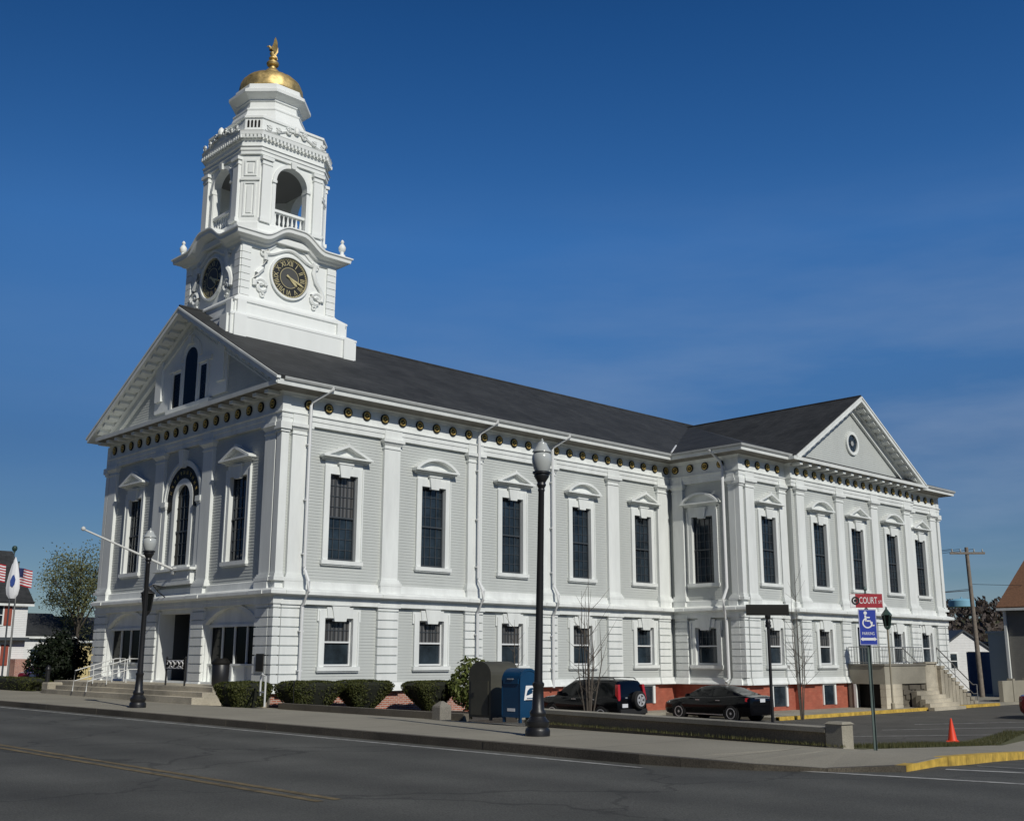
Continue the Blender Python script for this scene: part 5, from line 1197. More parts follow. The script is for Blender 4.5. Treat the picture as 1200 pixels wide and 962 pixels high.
def suv(label, loc, rz, paint):
    t = car('suv', label, 'suv', loc, rz, SUVP, paint)
    for s in (-1, 1):
        m = MB(); a, b = sorted((s*.71, s*.845)); m.hexa([(-2.16, a, .92), (-2.0, a, .92), (-2.0, b, .92), (-2.16, b, .92)], [(-2.09, a*.93, 1.52), (-1.95, a*.93, 1.52), (-1.95, b*.93, 1.52), (-2.09, b*.93, 1.52)]); m.build('tail_light', MRL, t)
        m = MB(); m.tube([(-1.8, s*.62, 1.70), (-1.7, s*.62, 1.76), (.1, s*.62, 1.76), (.25, s*.62, 1.70)], .02, 6); m.build('roof_rail', MBK, t)
        m = MB(); m.box(2.1, 2.2, min(s*.5, s*.78), max(s*.5, s*.78), .72, .86); m.build('headlight', MGLB, t)
        m = MB(); m.hexa([(.95, s*.86, 1.05), (.78, s*.86, 1.05), (.78, s*.86, 1.22), (.93, s*.86, 1.2)], [(.92, s*1.05, 1.06), (.8, s*1.04, 1.06), (.8, s*1.04, 1.22), (.90, s*1.04, 1.2)]); m.build('mirror', paint, t)
        for x in (.15, -.85): m = MB(); m.box(x-.1, x+.1, min(s*.89, s*.925), max(s*.89, s*.925), .92, .95); m.build('door_handle', MCHR, t)
    for x in (-1.5, -.3): m = MB(); m.box(x-.03, x+.03, -.62, .62, 1.755, 1.785); m.build('roof_bar', MBK, t)
    m = MB(o=(-2.17, -.25, .93), rz=pi/2); m.rings([[(r*cos(2*pi*i/28), y, r*sin(2*pi*i/28)) for i in range(28)] for r, y in ((.22, .19), (.31, .2), (.34, .17), (.34, .0))], sm=True); sp_ = m.build('spare_wheel', MTYR, t)
    m = MB(o=(-2.17, -.25, .93), rz=pi/2); m.annulus_y(0, 0, .19, .235, .215, .14, 24); m.disc_y(0, 0, .07, .21, .15, 12)
    for k in range(5):
        an = 2*pi*k/5; d = Vector((cos(an), 0, sin(an))); p = Vector((-sin(an), 0, cos(an)))*.045; c0 = Vector((0, .21, 0)); q = [c0+d*.05-p, c0+d*.21-p, c0+d*.21+p, c0+d*.05+p]
        m.hexa([tuple(v) for v in q], [(v.x, v.y-.04, v.z) for v in q])
    m.build('rim', MALU, sp_)
    m = MB(); m.box(-2.185, -2.14, .32, .64, .66, .80); m.build('number_plate', MPLT, t)
    m = MB(); m.box(-2.23, -2.1, -.8, .8, .42, .6, .01); m.build('bumper', MTYR, t)
    m = MB(); m.box(-2.15, -2.1, .30, .42, 1.0, 1.04); m.build('tailgate_handle', MCHR, t)
    return t
suv('black suv with spare wheel on its tail, parked nose to the building', (12.2, -4.3, -1.03), radians(90), MCARP)
sedan('black sedan parked nose to the building beside the wing', (19.0, -5.5, -1.11), radians(87), MCARP)
sedan('dark red car at the right edge of the parking lot', (31.4, -15.2, -1.11), radians(0), MREDP)

# ================================================================== SIDE PORCH OF THE WING
t = thing('side_porch', 'concrete porch with dark opening below and railed stone stairs at the wing door', 'porch', (33, -6, -1))
PQ = (33, -6, -1); qx, qy = 31.6, -6.76
m = MB(); m.box(qx, qx+4.4, qy, -4.66, .20, 1.12); m.build('landing', MCON, t, loc=PQ)
m = MB(); m.box(qx-.06, qx+4.5, qy-.06, -4.66, 1.123, 1.2); m.build('landing_coping', MGRA, t, loc=PQ)
m = MB(); m.box(qx+.02, qx+4.3, -5.0, -4.66, -1.3, .198); m.box(qx+.9, qx+1.2, -6.5, -5.0, -1.3, .197); m.build('cellar_walls', MCON, t, loc=PQ)
m = MB(); m.box(qx+.55, qx+.62, -6.5, -5.02, -1.2, .19); m.build('cellar_shade', MDK, t, loc=PQ)  # near-black panel stands in for the shade inside the opening
m = MB(); m.box(qx-.01, qx+.10, -5.12, -4.98, -1.2, .19); m.build('door_frame', MW, t, loc=PQ)
for x, w in ((qx+.0, 1.70), (qx+4.42, 1.35)):
    m = MB(); z = -1.2
    while z < .15: m.box(x-.015, x+w+.015, qy-.015, qy+.30, z+.012, min(z+.37, .196)); z += .385
    m.box(x, x+w, qy, qy+.28, -1.2, .195)
    if x > qx+1:
        m.box(x, x+w, qy, qy+.6, .19, 1.21)
        m.box(x-.05, x+w+.05, qy-.07, qy+.65, 1.203, 1.30)
    m.build('pier', MSTEP, t, loc=PQ)
m = MB(); m.box(qx+1.72, qx+4.40, qy+.12, qy+.4, -1.2, .195)
for k in range(6):
    for j in range(5): m.box(qx+1.75+.44*k+.2*(j % 2), qx+2.17+.44*k+.2*(j % 2), qy+.05+.04*((k+j) % 3), qy+.2, -1.1+.25*j, -.87+.25*j)
m.build('rough_wall', MGRD, t, loc=PQ)
for k in range(10):
    m = MB(); x = qx+5.75+.42*k; z = 1.1-.215*k
    m.box(x, x+.47, qy-.25, -4.9, z-.15, z); m.box(x+.02, x+.40, qy-.2, -4.95, -1.3, z-.14); m.build('step', MSTEP, t, loc=PQ)
for k in range(5):
    m = MB(); m.box(qx+2.0+.16*k, qx+5.6-.1*k, qy-.32-.0*k-.30*(4-k), qy-.02-.30*(4-k), -1.25, -.95+.19*k); m.build('step', MSTEP, t, loc=PQ)
def balusters(x0, x1, y0, y1, z0, h, n):
    m = MB(); m.tube([(x0, y0, z0+h), (x1, y1, z0+h)], .022, 6); m.tube([(x0, y0, z0+.08), (x1, y1, z0+.08)], .016, 6)
    for k in range(n+1):
        f = k/n; m.tube([(x0+(x1-x0)*f, y0+(y1-y0)*f, z0), (x0+(x1-x0)*f, y0+(y1-y0)*f, z0+h)], .012, 5)
    m.build('railing', MWIR, t, loc=PQ)
balusters(qx+.05, qx+1.6, qy+.05, qy+.05, 1.2, .86, 10); balusters(qx+.05, qx+.05, qy+.1, -4.8, 1.2, .86, 12); balusters(qx+1.8, qx+4.3, qy+.05, qy+.05, 1.2, .86, 14)
for y in (qy-.2, -5.0):
    m = MB(); x = qx+5.5; m.tube([(x, y, 1.2), (x, y, 2.05), (x+4.1, y, .05), (x+4.6, y, .05), (x+4.6, y, -1.0)], .03, 6); m.tube([(x+2.0, y, .1), (x+2.0, y, 1.06)], .024, 6); m.tube([(x, y, 1.55), (x+4.1, y, -.45), (x+4.6, y, -.45)], .02, 6); m.build('stair_rail', MWIR, t, loc=PQ)
t = thing('lamp_post', 'slim tan lamp post with dark green lantern beside the wing porch', 'lamp post', (31.0, -7.4, -1.0))
m = MB(); m.lathe([(.10, 0), (.10, .3), (.05, .35), (.045, 3.9), (.07, 3.95)], n=10); m.build('post', mat('tan_post', (.30, .27, .2), .6), t)
m = MB(); m.lathe([(.25, 4.60), (.27, 4.62), (.05, 4.92), (.04, 5.0), (.01, 5.04)], n=6); m.lathe([(.06, 3.9), (.15, 4.0), (.15, 4.04)], n=6)
for k in range(6):
    a = 2*pi*k/6; m.tube([(  .14*cos(a), .14*sin(a), 4.02), (.235*cos(a), .235*sin(a), 4.61)], .02, 5)
m.build('lantern', MGREEN, t)
m = MB(); m.lathe([(.13, 4.05), (.215, 4.59)], n=6, sm=False); m.build('glass', MGS, t)

# ================================================================== VEGETATION
def leafcloud(n, sampler, size, m=None, flat=.0):
    m = m or MB()
    for _ in range(n):
        p, nr = sampler()
        d = Vector((random.gauss(0, 1), random.gauss(0, 1), random.gauss(0, 1)))
        if nr is not None: d = d*.75+Vector(nr)*1.0
        d.normalize(); a = d.orthogonal().normalized(); a = (Matrix.Rotation(random.uniform(0, 6.28), 3, d) @ a); b = d.cross(a)
        s = size*random.uniform(.6, 1.3); p = Vector(p)
        q = [p-a*s, p+b*s*.55, p+a*s, p-b*s*.55]
        m.add([tuple(v) for v in q], [(0, 1, 2, 3)])
    return m
def hedge(label, x0, x1, y0, y1, z0, z1, taper, gr, n=6500):
    t = thing('hedge', label, 'hedge', ((x0+x1)/2, (y0+y1)/2, z0), 0, gr)
    cx, cy, hx, hy, h = (x0+x1)/2, (y0+y1)/2, (x1-x0)/2, (y1-y0)/2, z1-z0
    def surf(a, f, k=1.0):             # a: angle round the plan (superellipse), f: 0 foot .. 1 crown edge
        c, s_ = cos(a), sin(a); e = .42 if hx < 1.6*hy else .36
        w = (1-taper*(1-f)**1.4)*(1 if f < .72 else (1-((f-.72)/.28)**2.6*.30))*k
        lump = 1+.06*noise.noise(Vector((cx+c*hx*1.5, cy+s_*hy*1.5, f*1.5)))+.035*noise.noise(Vector((cx*3+c*hx*4, s_*hy*4, f*4)))
        return (math.copysign(abs(c)**e, c)*hx*w*lump, math.copysign(abs(s_)**e, s_)*hy*w*lump, h*f)
    def smp():
        if random.random() < .34:
            a = random.uniform(0, 6.283); k = sqrt(random.random()); x, y, _ = surf(a, .97, k)
            return (x, y, h*(.965+.05*(1-k**3)+.035*noise.noise(Vector((cx+x*2, y*2, 7))))), (0, 0, 1)
        a = random.uniform(0, 6.283); f = random.random()**.75; x, y, z = surf(a, f, random.uniform(.93, 1.02))
        return (x, y, z), (cos(a), sin(a), .25)
    leafcloud(n, smp, .036).build('foliage', MHED, t)
    m = MB(); N = 28; m.rings([[surf(2*pi*i/N, f, .93) for i in range(N)] for f in (0, .2, .45, .72, .86, .96)]); m.build('core', MHTW, t)
    return t
hedge('long clipped hedge under the first side window, left of the pair', -.75, 1.72, -2.5, -.9, -.3, .68, .55, 'clipped hedges by the building')
hedge('long clipped hedge under the first side window, right of the pair', 1.62, 3.95, -2.5, -.9, -.38, .68, .75, 'clipped hedges by the building')
hedge('clipped hedge under the second side window, left of the leafy bush', 4.75, 7.0, -2.6, -1.0, -.45, .62, .75, 'clipped hedges by the building')
hedge('dark clipped hedge at the right end of the entrance steps', -3.05, -1.35, -2.75, -1.1, -.1, .70, .35, 'clipped hedges by the building')
hedge('low clipped hedge below the flagpoles at the far left', -2.6, -1.4, 15.5, 25.5, -.1, .55, .1, 'clipped hedges by the building', 4200)
def blob(label, loc, rx, ry, h, mt, n, size, name, cat, lob=.25, stem=True, gr=None, power=.5):
    t = thing(name, label, cat, loc, 0, gr)
    def smp():
        while True:
            d = Vector((random.gauss(0, 1), random.gauss(0, 1), random.gauss(0, 1))).normalized()
            k = 1+lob*noise.noise(d*2.2+Vector(loc))+lob*.6*noise.noise(d*5+Vector(loc))
            r = k*random.uniform(.35, 1)**power
            z = h*.5+d.z*h*.5*r
            if z > .02: return (d.x*rx*r, d.y*ry*r, z), tuple(d)
    leafcloud(n, smp, size).build('foliage', mt, t)
    if stem:
        m = MB()
        for k in range(7):
            a = k*.9; m.tube([(0, 0, -.2), (rx*.2*cos(a), ry*.2*sin(a), h*.3), (rx*.55*cos(a), ry*.55*sin(a), h*.65)], [.05, .035, .012], 5)
        m.build('stem', MBARK, t)
    return t
blob('bright leafy rhododendron bush between hedge and olive box', (6.75, -3.3, -.5), .95, .9, 1.95, MRHO, 2600, .085, 'leafy_bush', 'bush')
blob('broad dark evergreen yew beside the left end of the steps', (.6, 20.5, .1), 1.2, 1.2, 2.45, MYEW, 9000, .085, 'evergreen_shrub', 'shrub', .5)
# spring tree behind the building
def tree(label, loc, H, R, zc, mt, n, size, name='spring_tree', gr=None, dens=.45, limbs=9):
    t = thing(name, label, 'tree', loc, 0, gr); rnd = random.Random(int(loc[0]*7+loc[1]))
    m = MB(); m.tube([(0, 0, -.3), (.05, .02, zc*.4), (.0, .1, zc*.75), (.1, .1, zc)], [.30*H/10, .22*H/10, .17*H/10, .11*H/10], 8)
    tips = []
    for k in range(limbs):
        a = 2*pi*k/limbs+rnd.uniform(-.3, .3); z0 = zc*rnd.uniform(.45, .95); r1 = R*rnd.uniform(.65, 1.0); z1 = zc+(H-zc)*rnd.uniform(-.45, .95)
        if k % 4 == 0: r1 *= .35; z1 = H*.97
        p = [Vector((0, 0, z0)), Vector((r1*.35*cos(a), r1*.35*sin(a), z0+(z1-z0)*.45)), Vector((r1*.75*cos(a), r1*.75*sin(a), z0+(z1-z0)*.85)), Vector((r1*cos(a), r1*sin(a), z1))]
        m.tube(p, [.10*H/10, .07*H/10, .04*H/10, .012*H/10], 6); tips += p[1:]
        for j in range(5):
            b = p[1+j % 2].lerp(p[2+j % 2], rnd.random()); e = b+Vector((rnd.gauss(0, 1), rnd.gauss(0, 1), rnd.uniform(-.2, 1.2)))*R*.28
            m.tube([b, b.lerp(e, .5)+Vector((0, 0, .1)), e], [.035*H/10, .02*H/10, .006*H/10], 4); tips += [b.lerp(e, .6), e, e]
            for q in range(2):
                e2 = e+Vector((rnd.gauss(0, 1), rnd.gauss(0, 1), rnd.uniform(-.2, 1)))*R*.16; m.tube([b.lerp(e, .6), e2], [.012*H/10, .004*H/10], 3); tips.append(e2)
    m.build('trunk', MBARK, t)
    if n:
        def smp():
            c = rnd.choice(tips); return (c+Vector((rnd.gauss(0, 1), rnd.gauss(0, 1), rnd.gauss(0, .8)))*R*.11), None
        leafcloud(n, smp, size).build('crown', mt, t)
    return t
tree('tree in pale spring leaf rising behind the low roofs on the left', (13.6, 50, 0), 8.4, 4.0, 4.6, MOLV, 12000, .085)
# bare saplings
def sapling(label, loc, H, spread, stems, gr='bare saplings by the parking lot'):
    t = thing('bare_sapling', label, 'sapling', loc, 0, gr); rnd = random.Random(int(loc[0]*31)+5)
    mm = MB()
    for k in range(stems):
        a = rnd.uniform(0, 6.28); sp = spread*rnd.uniform(.3, 1); h = H*rnd.uniform(.55, 1) if k else H; sp = sp if k else sp*.15
        pts = [Vector((.05*cos(a), .05*sin(a), -.25)), Vector((sp*.5*cos(a), sp*.5*sin(a), h*.3)), Vector((sp*.85*cos(a), sp*.85*sin(a), h*.62)), Vector((sp*.9*cos(a+.2), sp*.9*sin(a+.2), h))]
        mm.tube(pts, [.05 if k == 0 else .032, .03 if k == 0 else .02, .016, .004], 5)
        for j in range(9 if k == 0 else 5):
            f = rnd.uniform(.25, .95); i = 0 if f < .33 else (1 if f < .66 else 2); b = pts[i].lerp(pts[i+1], (f*3) % 1); an = rnd.uniform(0, 6.28)
            e = b+Vector((cos(an), sin(an), rnd.uniform(.5, 1.6)))*H*.10*rnd.uniform(.6, 1.5); mm.tube([b, b.lerp(e, .5)+Vector((0, 0, -.03)), e], [.010, .007, .003], 4)
    mm.build('stems', MBARK, t); return t
sapling('bare many-stemmed sapling in front of the black suv', (6.1, -9.7, zs(6.1)-.06), 5.0, .95, 9)
sapling('thin bare sapling by the yellow kerb, right of the black sedan', (21.4, -8.2, -1.05), 6.2, .75, 5)
sapling('thin leafless stems rising behind the olive relay box', (7.6, -4.6, -.6), 3.5, .22, 3)
m = MB()
def bl(x, y, z, h, m=m):
    a = random.uniform(0, 6.28); l = random.uniform(-.3, .3)*h; w = .006
    m.add([(x-w*cos(a), y-w*sin(a), z), (x+w*cos(a), y+w*sin(a), z), (x+l*cos(a+1.5), y+l*sin(a+1.5), z+h)], [(0, 1, 2)])
for _ in range(9000):
    x = random.uniform(-1.6, 20); f = random.random(); ylo = -24.0+(x+1.3)*.268; yhi = -23.1+(x+1)*.32 if x < 8 else -20.2+(x-8)*.22
    y = ylo+(max(yhi, ylo+.8)-ylo)*f; bl(x, y, zs(x)-.01, random.uniform(.04, .11))
for _ in range(1500):
    y = random.uniform(-24.3, -15); x = -2.0-(-14.9-y)*.122+random.gauss(0, .05); bl(x, y, -.03, random.uniform(.03, .09))
o = m.build('grass', MGB); o['kind'] = 'stuff'

# ================================================================== FAR LEFT: houses, flags
def house(name, label, x0, x1, y0, y1, z0, ze, zr, ridge, wm, rm, wins=(), oh=.35, shutters=None, cat='house', extra=None, gable=True):
    t = thing(name, label, cat, ((x0+x1)/2, (y0+y1)/2, z0)); Q = ((x0+x1)/2, (y0+y1)/2, z0)
    m = MB(); m.box(x0, x1, y0, y1, z0-1, ze)
    if gable:
        if ridge == 'x': m.prism_x([(y0, ze+.001), ((y0+y1)/2, zr-.05), (y1, ze+.001)], x0, x1)
        else: m.prism_y([(x0, ze+.001), ((x0+x1)/2, zr-.05), (x1, ze+.001)], y0, y1)
    m.build('wall', wm, t, loc=Q)
    m = MB()
    if ridge == 'x':
        cy = (y0+y1)/2; s = (zr-ze)/(cy-y0); e = ze-s*oh
        slab(m, (x0-oh, y0-oh, e+.1), (x1+oh, y0-oh, e+.1), (x1+oh, cy, zr+.1), (x0-oh, cy, zr+.1), .12); slab(m, (x0-oh, y1+oh, e+.1), (x1+oh, y1+oh, e+.1), (x1+oh, cy, zr+.1), (x0-oh, cy, zr+.1), .12)
    else:
        cx = (x0+x1)/2; s = (zr-ze)/(cx-x0); e = ze-s*oh
        slab(m, (x0-oh, y0-oh, e+.1), (x0-oh, y1+oh, e+.1), (cx, y1+oh, zr+.1), (cx, y0-oh, zr+.1), .12); slab(m, (x1+oh, y0-oh, e+.1), (x1+oh, y1+oh, e+.1), (cx, y1+oh, zr+.1), (cx, y0-oh, zr+.1), .12)
    m.build('roof', rm, t, loc=Q)
    m = MB()
    if ridge == 'x': m.box(x0-oh, x1+oh, y0-oh-.02, y0-oh+.04, ze-s*oh-.14, ze-s*oh+.02)
    else: m.box(x0-oh-.02, x0-oh+.04, y0-oh, y1+oh, ze-s*oh-.14, ze-s*oh+.02)
    m.build('fascia', MW, t, loc=Q)
    for face, a, b, zA, zB in wins:              # face 'y' = the wall looking south, 'x' = wall looking to the street
        m = MB(); f = .09
        if face == 'y':
            for u0, u1, w0, w1 in ((a-f, a, zA, zB), (b, b+f, zA, zB), (a-f, b+f, zB, zB+f), (a-f, b+f, zA-f, zA)): m.box(u0, u1, y0-.05, y0+.02, w0, w1)
            m.box(a, b, y0-.03, y0+.02, (zA+zB)/2-.03, (zA+zB)/2+.03)
        else:
            for u0, u1, w0, w1 in ((a-f, a, zA, zB), (b, b+f, zA, zB), (a-f, b+f, zB, zB+f), (a-f, b+f, zA-f, zA)): m.box(x0-.05, x0+.02, u0, u1, w0, w1)
            m.box(x0-.03, x0+.02, a, b, (zA+zB)/2-.03, (zA+zB)/2+.03)
        w = m.build('window', MW, t, loc=Q)
        m = MB()
        if face == 'y': m.box(a, b, y0-.012, y0+.02, zA, zB)
        else: m.box(x0-.012, x0+.02, a, b, zA, zB)
        m.build('pane', MGL, w, loc=Q)
        if shutters:
            for u0, u1 in ((a-.62, a-.12), (b+.12, b+.62)):
                m = MB()
                if face == 'y': m.box(u0, u1, y0-.05, y0, zA-.05, zB+.05)
                else: m.box(x0-.05, x0, u0, u1, zA-.05, zB+.05)
                m.build('shutter', shutters, t, loc=Q)
    if extra: extra(t, Q)
    return t
def wh_extra(t, Q):
    m = MB(); m.box(-2, 7.95, 44.4, 45, 2.55, 2.75); m.build('porch_roof', MSA, t, loc=Q)
    m = MB(); m.box(7.0, 8.05, 44.0, 44.9, -.5, 1.3); m.build('brick_porch_wall', MBR, t, loc=Q)
house('white_house', 'white two storey house with rust red shutters and dark roof behind the flags', -4, 7.9, 45, 55, -.3, 5.25, 9.0, 'x', MHW, MR, [('y', 5.4, 6.2, 3.6, 4.9), ('y', 2.4, 3.2, 3.6, 4.9), ('y', 5.4, 6.2, .9, 2.2), ('y', 2.4, 3.2, .9, 2.2)], .3, MSH, extra=wh_extra)
house('white_garage', 'low white building with dark roof left of the cream building', 8.9, 13.2, 50, 60, -.4, 3.0, 4.7, 'x', MHW, MR, [('y', 10.2, 11.0, .9, 2.0)], .3)
house('cream_shop', 'low cream yellow building with dark roof behind the evergreen', 13.6, 17.6, 51.5, 61, -.4, 2.75, 4.55, 'x', MYW, MR, [('y', 15.8, 16.5, 1.0, 2.1)], .3)
def flag_mesh(cols, rows, w, h, colour, wave, sag=0):
    m = MB(); 
    def P(i, j):
        u, v = i/cols, j/rows; return (u*w*(1-.12*sag), wave*sin(u*7+v*1.2)*(.3+u), -v*h-sag*u*w*.45+wave*.25*sin(u*5))
    for i in range(cols):
        for j in range(rows):
            m.cm = colour(i/cols, j/rows)
            q = [P(i, j), P(i+1, j), P(i+1, j+1), P(i, j+1)]; m.add(q, [(0, 1, 2, 3)])
    return m
def us(u, v): return 0 if (u < .4 and v < 7/13) else (1 if int(v*13) % 2 == 0 else 2)
def flagpole(label, loc, H, r, fl, flab, yaw, pm):
    t = thing('flagpole', label, 'flagpole', loc, 0, 'flagpoles at the far left')
    m = MB(); m.tube([(0, 0, -.3), (0, 0, H)], [r, r*.6], 8); m.build('pole', pm, t)
    m = MB()
    if fl == 'state': m.lathe([(.005, H), (.05, H+.02), (.05, H+.08), (.10, H+.12), (.13, H+.22), (.10, H+.32), (.01, H+.36)], n=12)
    else: m.lathe([(.03, H-.02), (.05, H+.02), (.04, H+.06), (.005, H+.08)], n=10)
    m.build('finial', MGREEN, t)
    o = None
    if fl == 'us':
        m = flag_mesh(20, 13, .72, .85, us, .08, .35)
        k = MB()
        o = m.build('flag', [MNV, MFR, MFW]); tag(o, flab, 'flag', 'flags at the far left')
        s = MB()
        for a in range(6):
            for b in range(5):
                u, v = .03+.062*a, .05+.1*b; s.box(u*1.7-.016, u*1.7+.016, -.16, -.13, -v*.95-.05-u*.2-.016, -v*.95-.05-u*.2+.016)
    elif fl == 'state':
        m = MB(); n = 18
        prof = [(.02, .06), (.16, -.35), (.26, -.8), (.34, -1.3), (.36, -1.6), (.30, -1.95), (.16, -2.15)]
        m.rings([[(.12+r_*cos(2*pi*i/n)*(1+.18*sin(i*2.1)), r_*.55*sin(2*pi*i/n)*(1+.25*cos(i*3.0)), z) for i in range(n)] for r_, z in prof], sm=True)
        o = m.build('flag', MFW); tag(o, flab, 'flag', 'flags at the far left')
        s = MB(); s.prism_y([(.14, -.95), (.22, -.9), (.33, -1.15), (.30, -1.4), (.20, -1.55), (.06, -1.48), (.03, -1.2)], -.24, -.20); s.build('emblem', MFB, o)
    if o and fl == 'state': o.scale = (.8, .8, .9)
    if o: o.location = (loc[0], loc[1], loc[2]+H-.25); o.rotation_euler = (0, 0, yaw)
    return t
YF = radians(-44)
flagpole('dark flagpole carrying the drooping white flag', (-2.05, 20.5, 0), 6.4, .05, 'state', 'white flag with blue emblem hanging limp on its pole', YF, MSA)
flagpole('flagpole carrying the left american flag', (-2.62, 21.8, 0), 6.25, .05, 'us', 'american flag flying left of the drooping white flag', YF, MWR)
flagpole('silver flagpole carrying the right american flag', (-1.5, 21.3, 0), 6.0, .06, 'us', 'american flag partly hidden right of the drooping white flag', YF, MWIR)
for x, y, lab in ((-2.45, 13.95, 'black post left of the granite block near the steps'), ):
    m = MB(); m.lathe([(.09, -.1), (.09, .9), (.12, .93), (.12, 1.0), (.05, 1.12), (.0, 1.14)], n=10); tag(m.build('post', MBK), lab, 'post').location = (x, y, 0)
m = MB(); m.rings([[(x*.32*r, y*.3*r, z) for x, y in ((-1, -1), (1, -1), (1, 1), (-1, 1))] for r, z in ((1, -.1), (1, .36), (.92, .42))]); tag(m.build('granite_block', MSTEP), 'small pale granite block at the left end of the steps', 'stone block').location = (-2.3, 13.75, 0)
sedan('red car parked far behind the evergreen on the left', (4.6, 32.6, -.45), radians(55), MREDP)

# ================================================================== FAR RIGHT: utility pole, houses, hill
t = thing('utility_pole', 'leaning wooden utility pole with crossarm right of the wing', 'utility pole', (51.7, -2.85, -1.0))
LEAN = Vector((-.75, .72, 0))*.02
def up_(z): return tuple(LEAN*z+Vector((0, 0, z)))
m = MB(); m.tube([up_(-.3), up_(9.75)], [.17, .12], 10); m.build('pole', MWOOD, t)
m = MB(rz=radians(-46)); c = Matrix.Rotation(radians(46), 3, 'Z') @ Vector(up_(9.35)); m.box(c.x-1.15, c.x+1.15, c.y-.15, c.y-.03, c.z-.07, c.z+.07); m.build('crossarm', MWOOD, t)
for dx in (-1.0, -.45, .45, 1.0):
    m = MB(rz=radians(-46)); m.lathe([(.02, .07), (.05, .1), (.06, .16), (.03, .22), (.045, .26), (.01, .3)], (c.x+dx, c.y-.09, c.z), 8); m.build('insulator', MGLB, t)
R46 = Matrix.Rotation(radians(-46), 3, 'Z')
for k, (dx, z0, end, sag) in enumerate(((-1.0, 9.6, (40, 30, 8.6), .9), (-.45, 9.6, (41, 32, 8.4), .9), (.45, 9.6, (42, 34, 8.2), .9), (0, 7.0, (40, 30, 6.0), .9), (0, 7.3, (95, -40, 8.2), .8), (0, 5.2, (95, -40, 4.6), .5))):
    a = Vector(R46 @ Vector((c.x+dx, c.y-.09, c.z+.28))) if dx else Vector(up_(z0)); b = Vector(end)-Vector((51.7, -2.85, -1.0))
    pts = [a.lerp(b, i/14)-Vector((0, 0, sag*4*(i/14)*(1-i/14))) for i in range(15)]
    m = MB(); m.tube(pts, .014, 4); m.build('wire', MBK, t)
m = MB(); m.lathe([(.02, .2), (.16, .12), (.2, 0), (.14, -.06)], tuple(Vector(up_(6.4))+Vector((-2.2, 2.1, 0))), 10); m.tube([up_(6.9), tuple(Vector(up_(6.6))+Vector((-2.2, 2.1, .05)))], .03, 5); m.build('road_lantern', MSA, t)
def wh2(t, Q):
    m = MB(); m.box(70.22, 73.2, 3.9, 12.2, -2, 2.0); m.build('side_wing', MHW, t, loc=Q)
    m = MB(); slab(m, (70.1, 3.6, 2.75), (73.5, 3.6, 2.1), (73.5, 12.4, 2.1), (70.1, 12.4, 2.75), .1); m.build('side_roof', MSA, t, loc=Q)
whs = house('white_house', 'small white gabled house behind the blue fence, right of the wing', 65.2, 70.2, 3.2, 13.2, -1.1, 1.95, 3.55, 'y', MHW, MSA, [('y', 66.4, 67.0, .7, 1.8), ('y', 68.6, 69.1, 1.1, 1.9)], .15, extra=wh2)
whs.rotation_euler = (0, 0, radians(-34))
m = MB(); m.box(56.2, 61.0, -.1, 0, -1.4, 1.9)
for k in range(32): m.box(56.2+k*.15, 56.2+k*.15+.132, -.135, -.1, -1.35, 1.93)
tag(m.build('board_fence', MBF), 'blue board fence in front of the small white house', 'fence')
def gh(t, Q):
    m = MB(); m.box(53.0, 56, -4.35, -3.0, -1.2, 3.1); m.box(52.9, 56.1, -4.4, -2.9, 3.1, 3.25); m.build('side_bay', mat('pale_blue_paint', (.34, .42, .46), .8), t, loc=Q)
    m = MB(); m.box(52.2, 52.35, -4.62, -4.45, -1, 4.9); m.build('corner_board', MW, t, loc=Q)
house('grey_house', 'grey clapboard house with brown shingle roof at the right edge', 52.4, 62.4, -22, -4.6, -1.1, 4.95, 8.1, 'y', MGH, MBRN, [('x', -8.3, -6.6, 2.6, 4.4), ('x', -8.4, -6.9, -.1, 1.7), ('x', -13.3, -11.6, 2.6, 4.4)], .45, extra=gh)
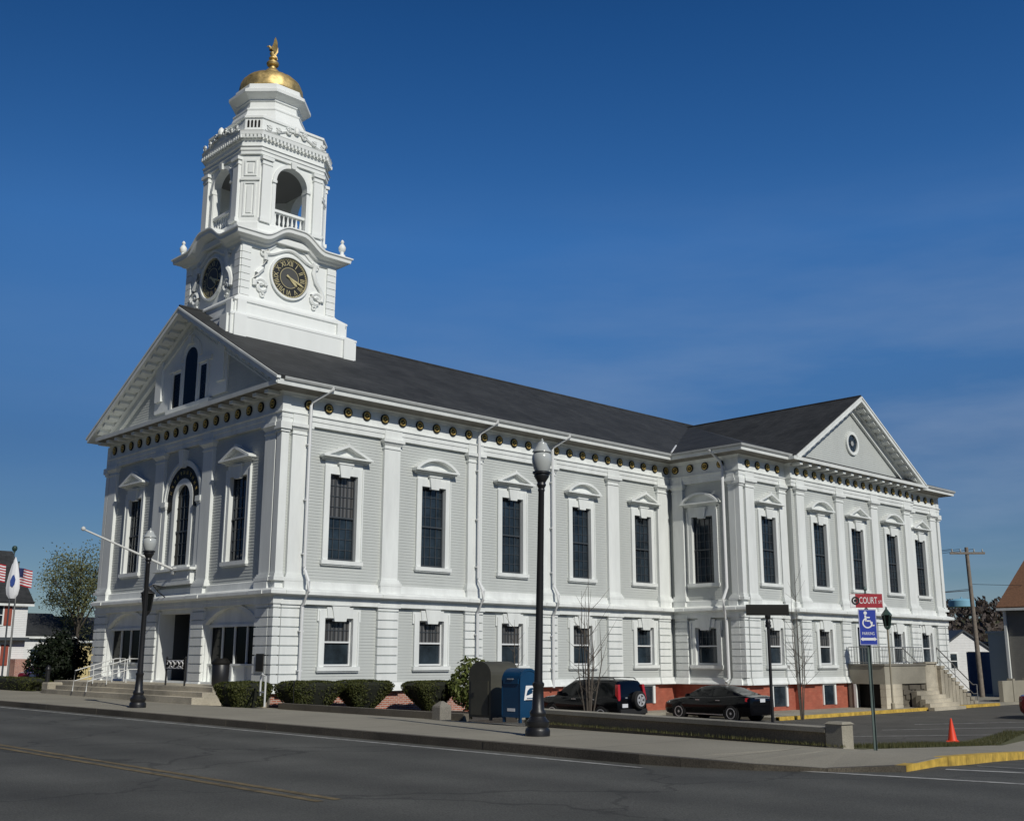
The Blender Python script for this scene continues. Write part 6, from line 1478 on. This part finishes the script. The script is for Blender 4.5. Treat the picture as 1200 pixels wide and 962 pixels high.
tag(MB() and (lambda m: (m.box(44.6, 56, -7.2, -6.95, -1.4, .2), [m.box(46.0+k*2.2, 46.3+k*2.2, -7.25, -6.9, -1.4, .32) for k in range(3)], m.build('low_wall', MCON))[-1])(MB()), 'low pale concrete wall at the foot of the porch stairs', 'wall')
house('dark_house', 'dark roofed house beyond the blue fence under the hill', 78, 92, -6, 8, -1, 2.4, 4.4, 'y', mat('dark_house_paint', (.06, .055, .05), .85), MR, [('x', 2, 3, .6, 1.8)], .3, extra=lambda t, Q: (lambda m: (m.box(79.5, 80.4, 1.2, 2.1, 2.5, 5.4), m.build('chimney', MBR, t, loc=Q)))(MB()))
t = thing('water_tank', 'low pale blue water tank on the hill right of the wing', 'water tank', (352, 133, 18.3))
m = MB(); m.lathe([(4.3, 0), (4.3, 2.0), (4.1, 2.2), (2.0, 2.7), (.05, 2.9)], n=32); m.build('tank', MTANK, t)
m = MB(); m.lathe([(.25, 2.6), (.25, 3.3), (.05, 3.4)], n=10); m.build('vent', MTANK, t)
# wooded hill: leafless trees that read as one mass
m = MB(); rnd = random.Random(3)
for _ in range(2600):
    x = rnd.uniform(250, 430); y = rnd.uniform(10, 260); z = zter(x, y)
    if y-.37*x > 20 or y-.37*x < -90 or (abs(x-352) < 12 and abs(y-133) < 12): continue
    h = rnd.uniform(4, 7.5)
    for k in range(10):
        p = Vector((x+rnd.gauss(0, 1.4), y+rnd.gauss(0, 1.4), z+h*rnd.uniform(.2, 1))); s = rnd.uniform(.5, 1.3); d = Vector((rnd.gauss(0, 1), rnd.gauss(0, 1), rnd.gauss(0, .6))).normalized(); a = d.orthogonal().normalized(); b = d.cross(a)
        m.add([tuple(p-a*s), tuple(p+b*s*.5), tuple(p+a*s), tuple(p-b*s*.5)], [(0, 1, 2, 3)])
o = m.build('hillside_woods', MWDS); o['kind'] = 'stuff'
for k, (x, y, H) in enumerate(((84, 3, 9.5), (90, -2, 9.8), (80, -6, 8.2))):
    tree(['bare tree over the grey house roof, nearest the pole', 'bare tree behind the dark roofed house, tallest', 'bare tree standing just left of the brown roof'][k], (x, y, -1), H, 3.2, 4.5, None, 0, .1, 'bare_tree', 'bare trees behind the right hand houses', limbs=12)
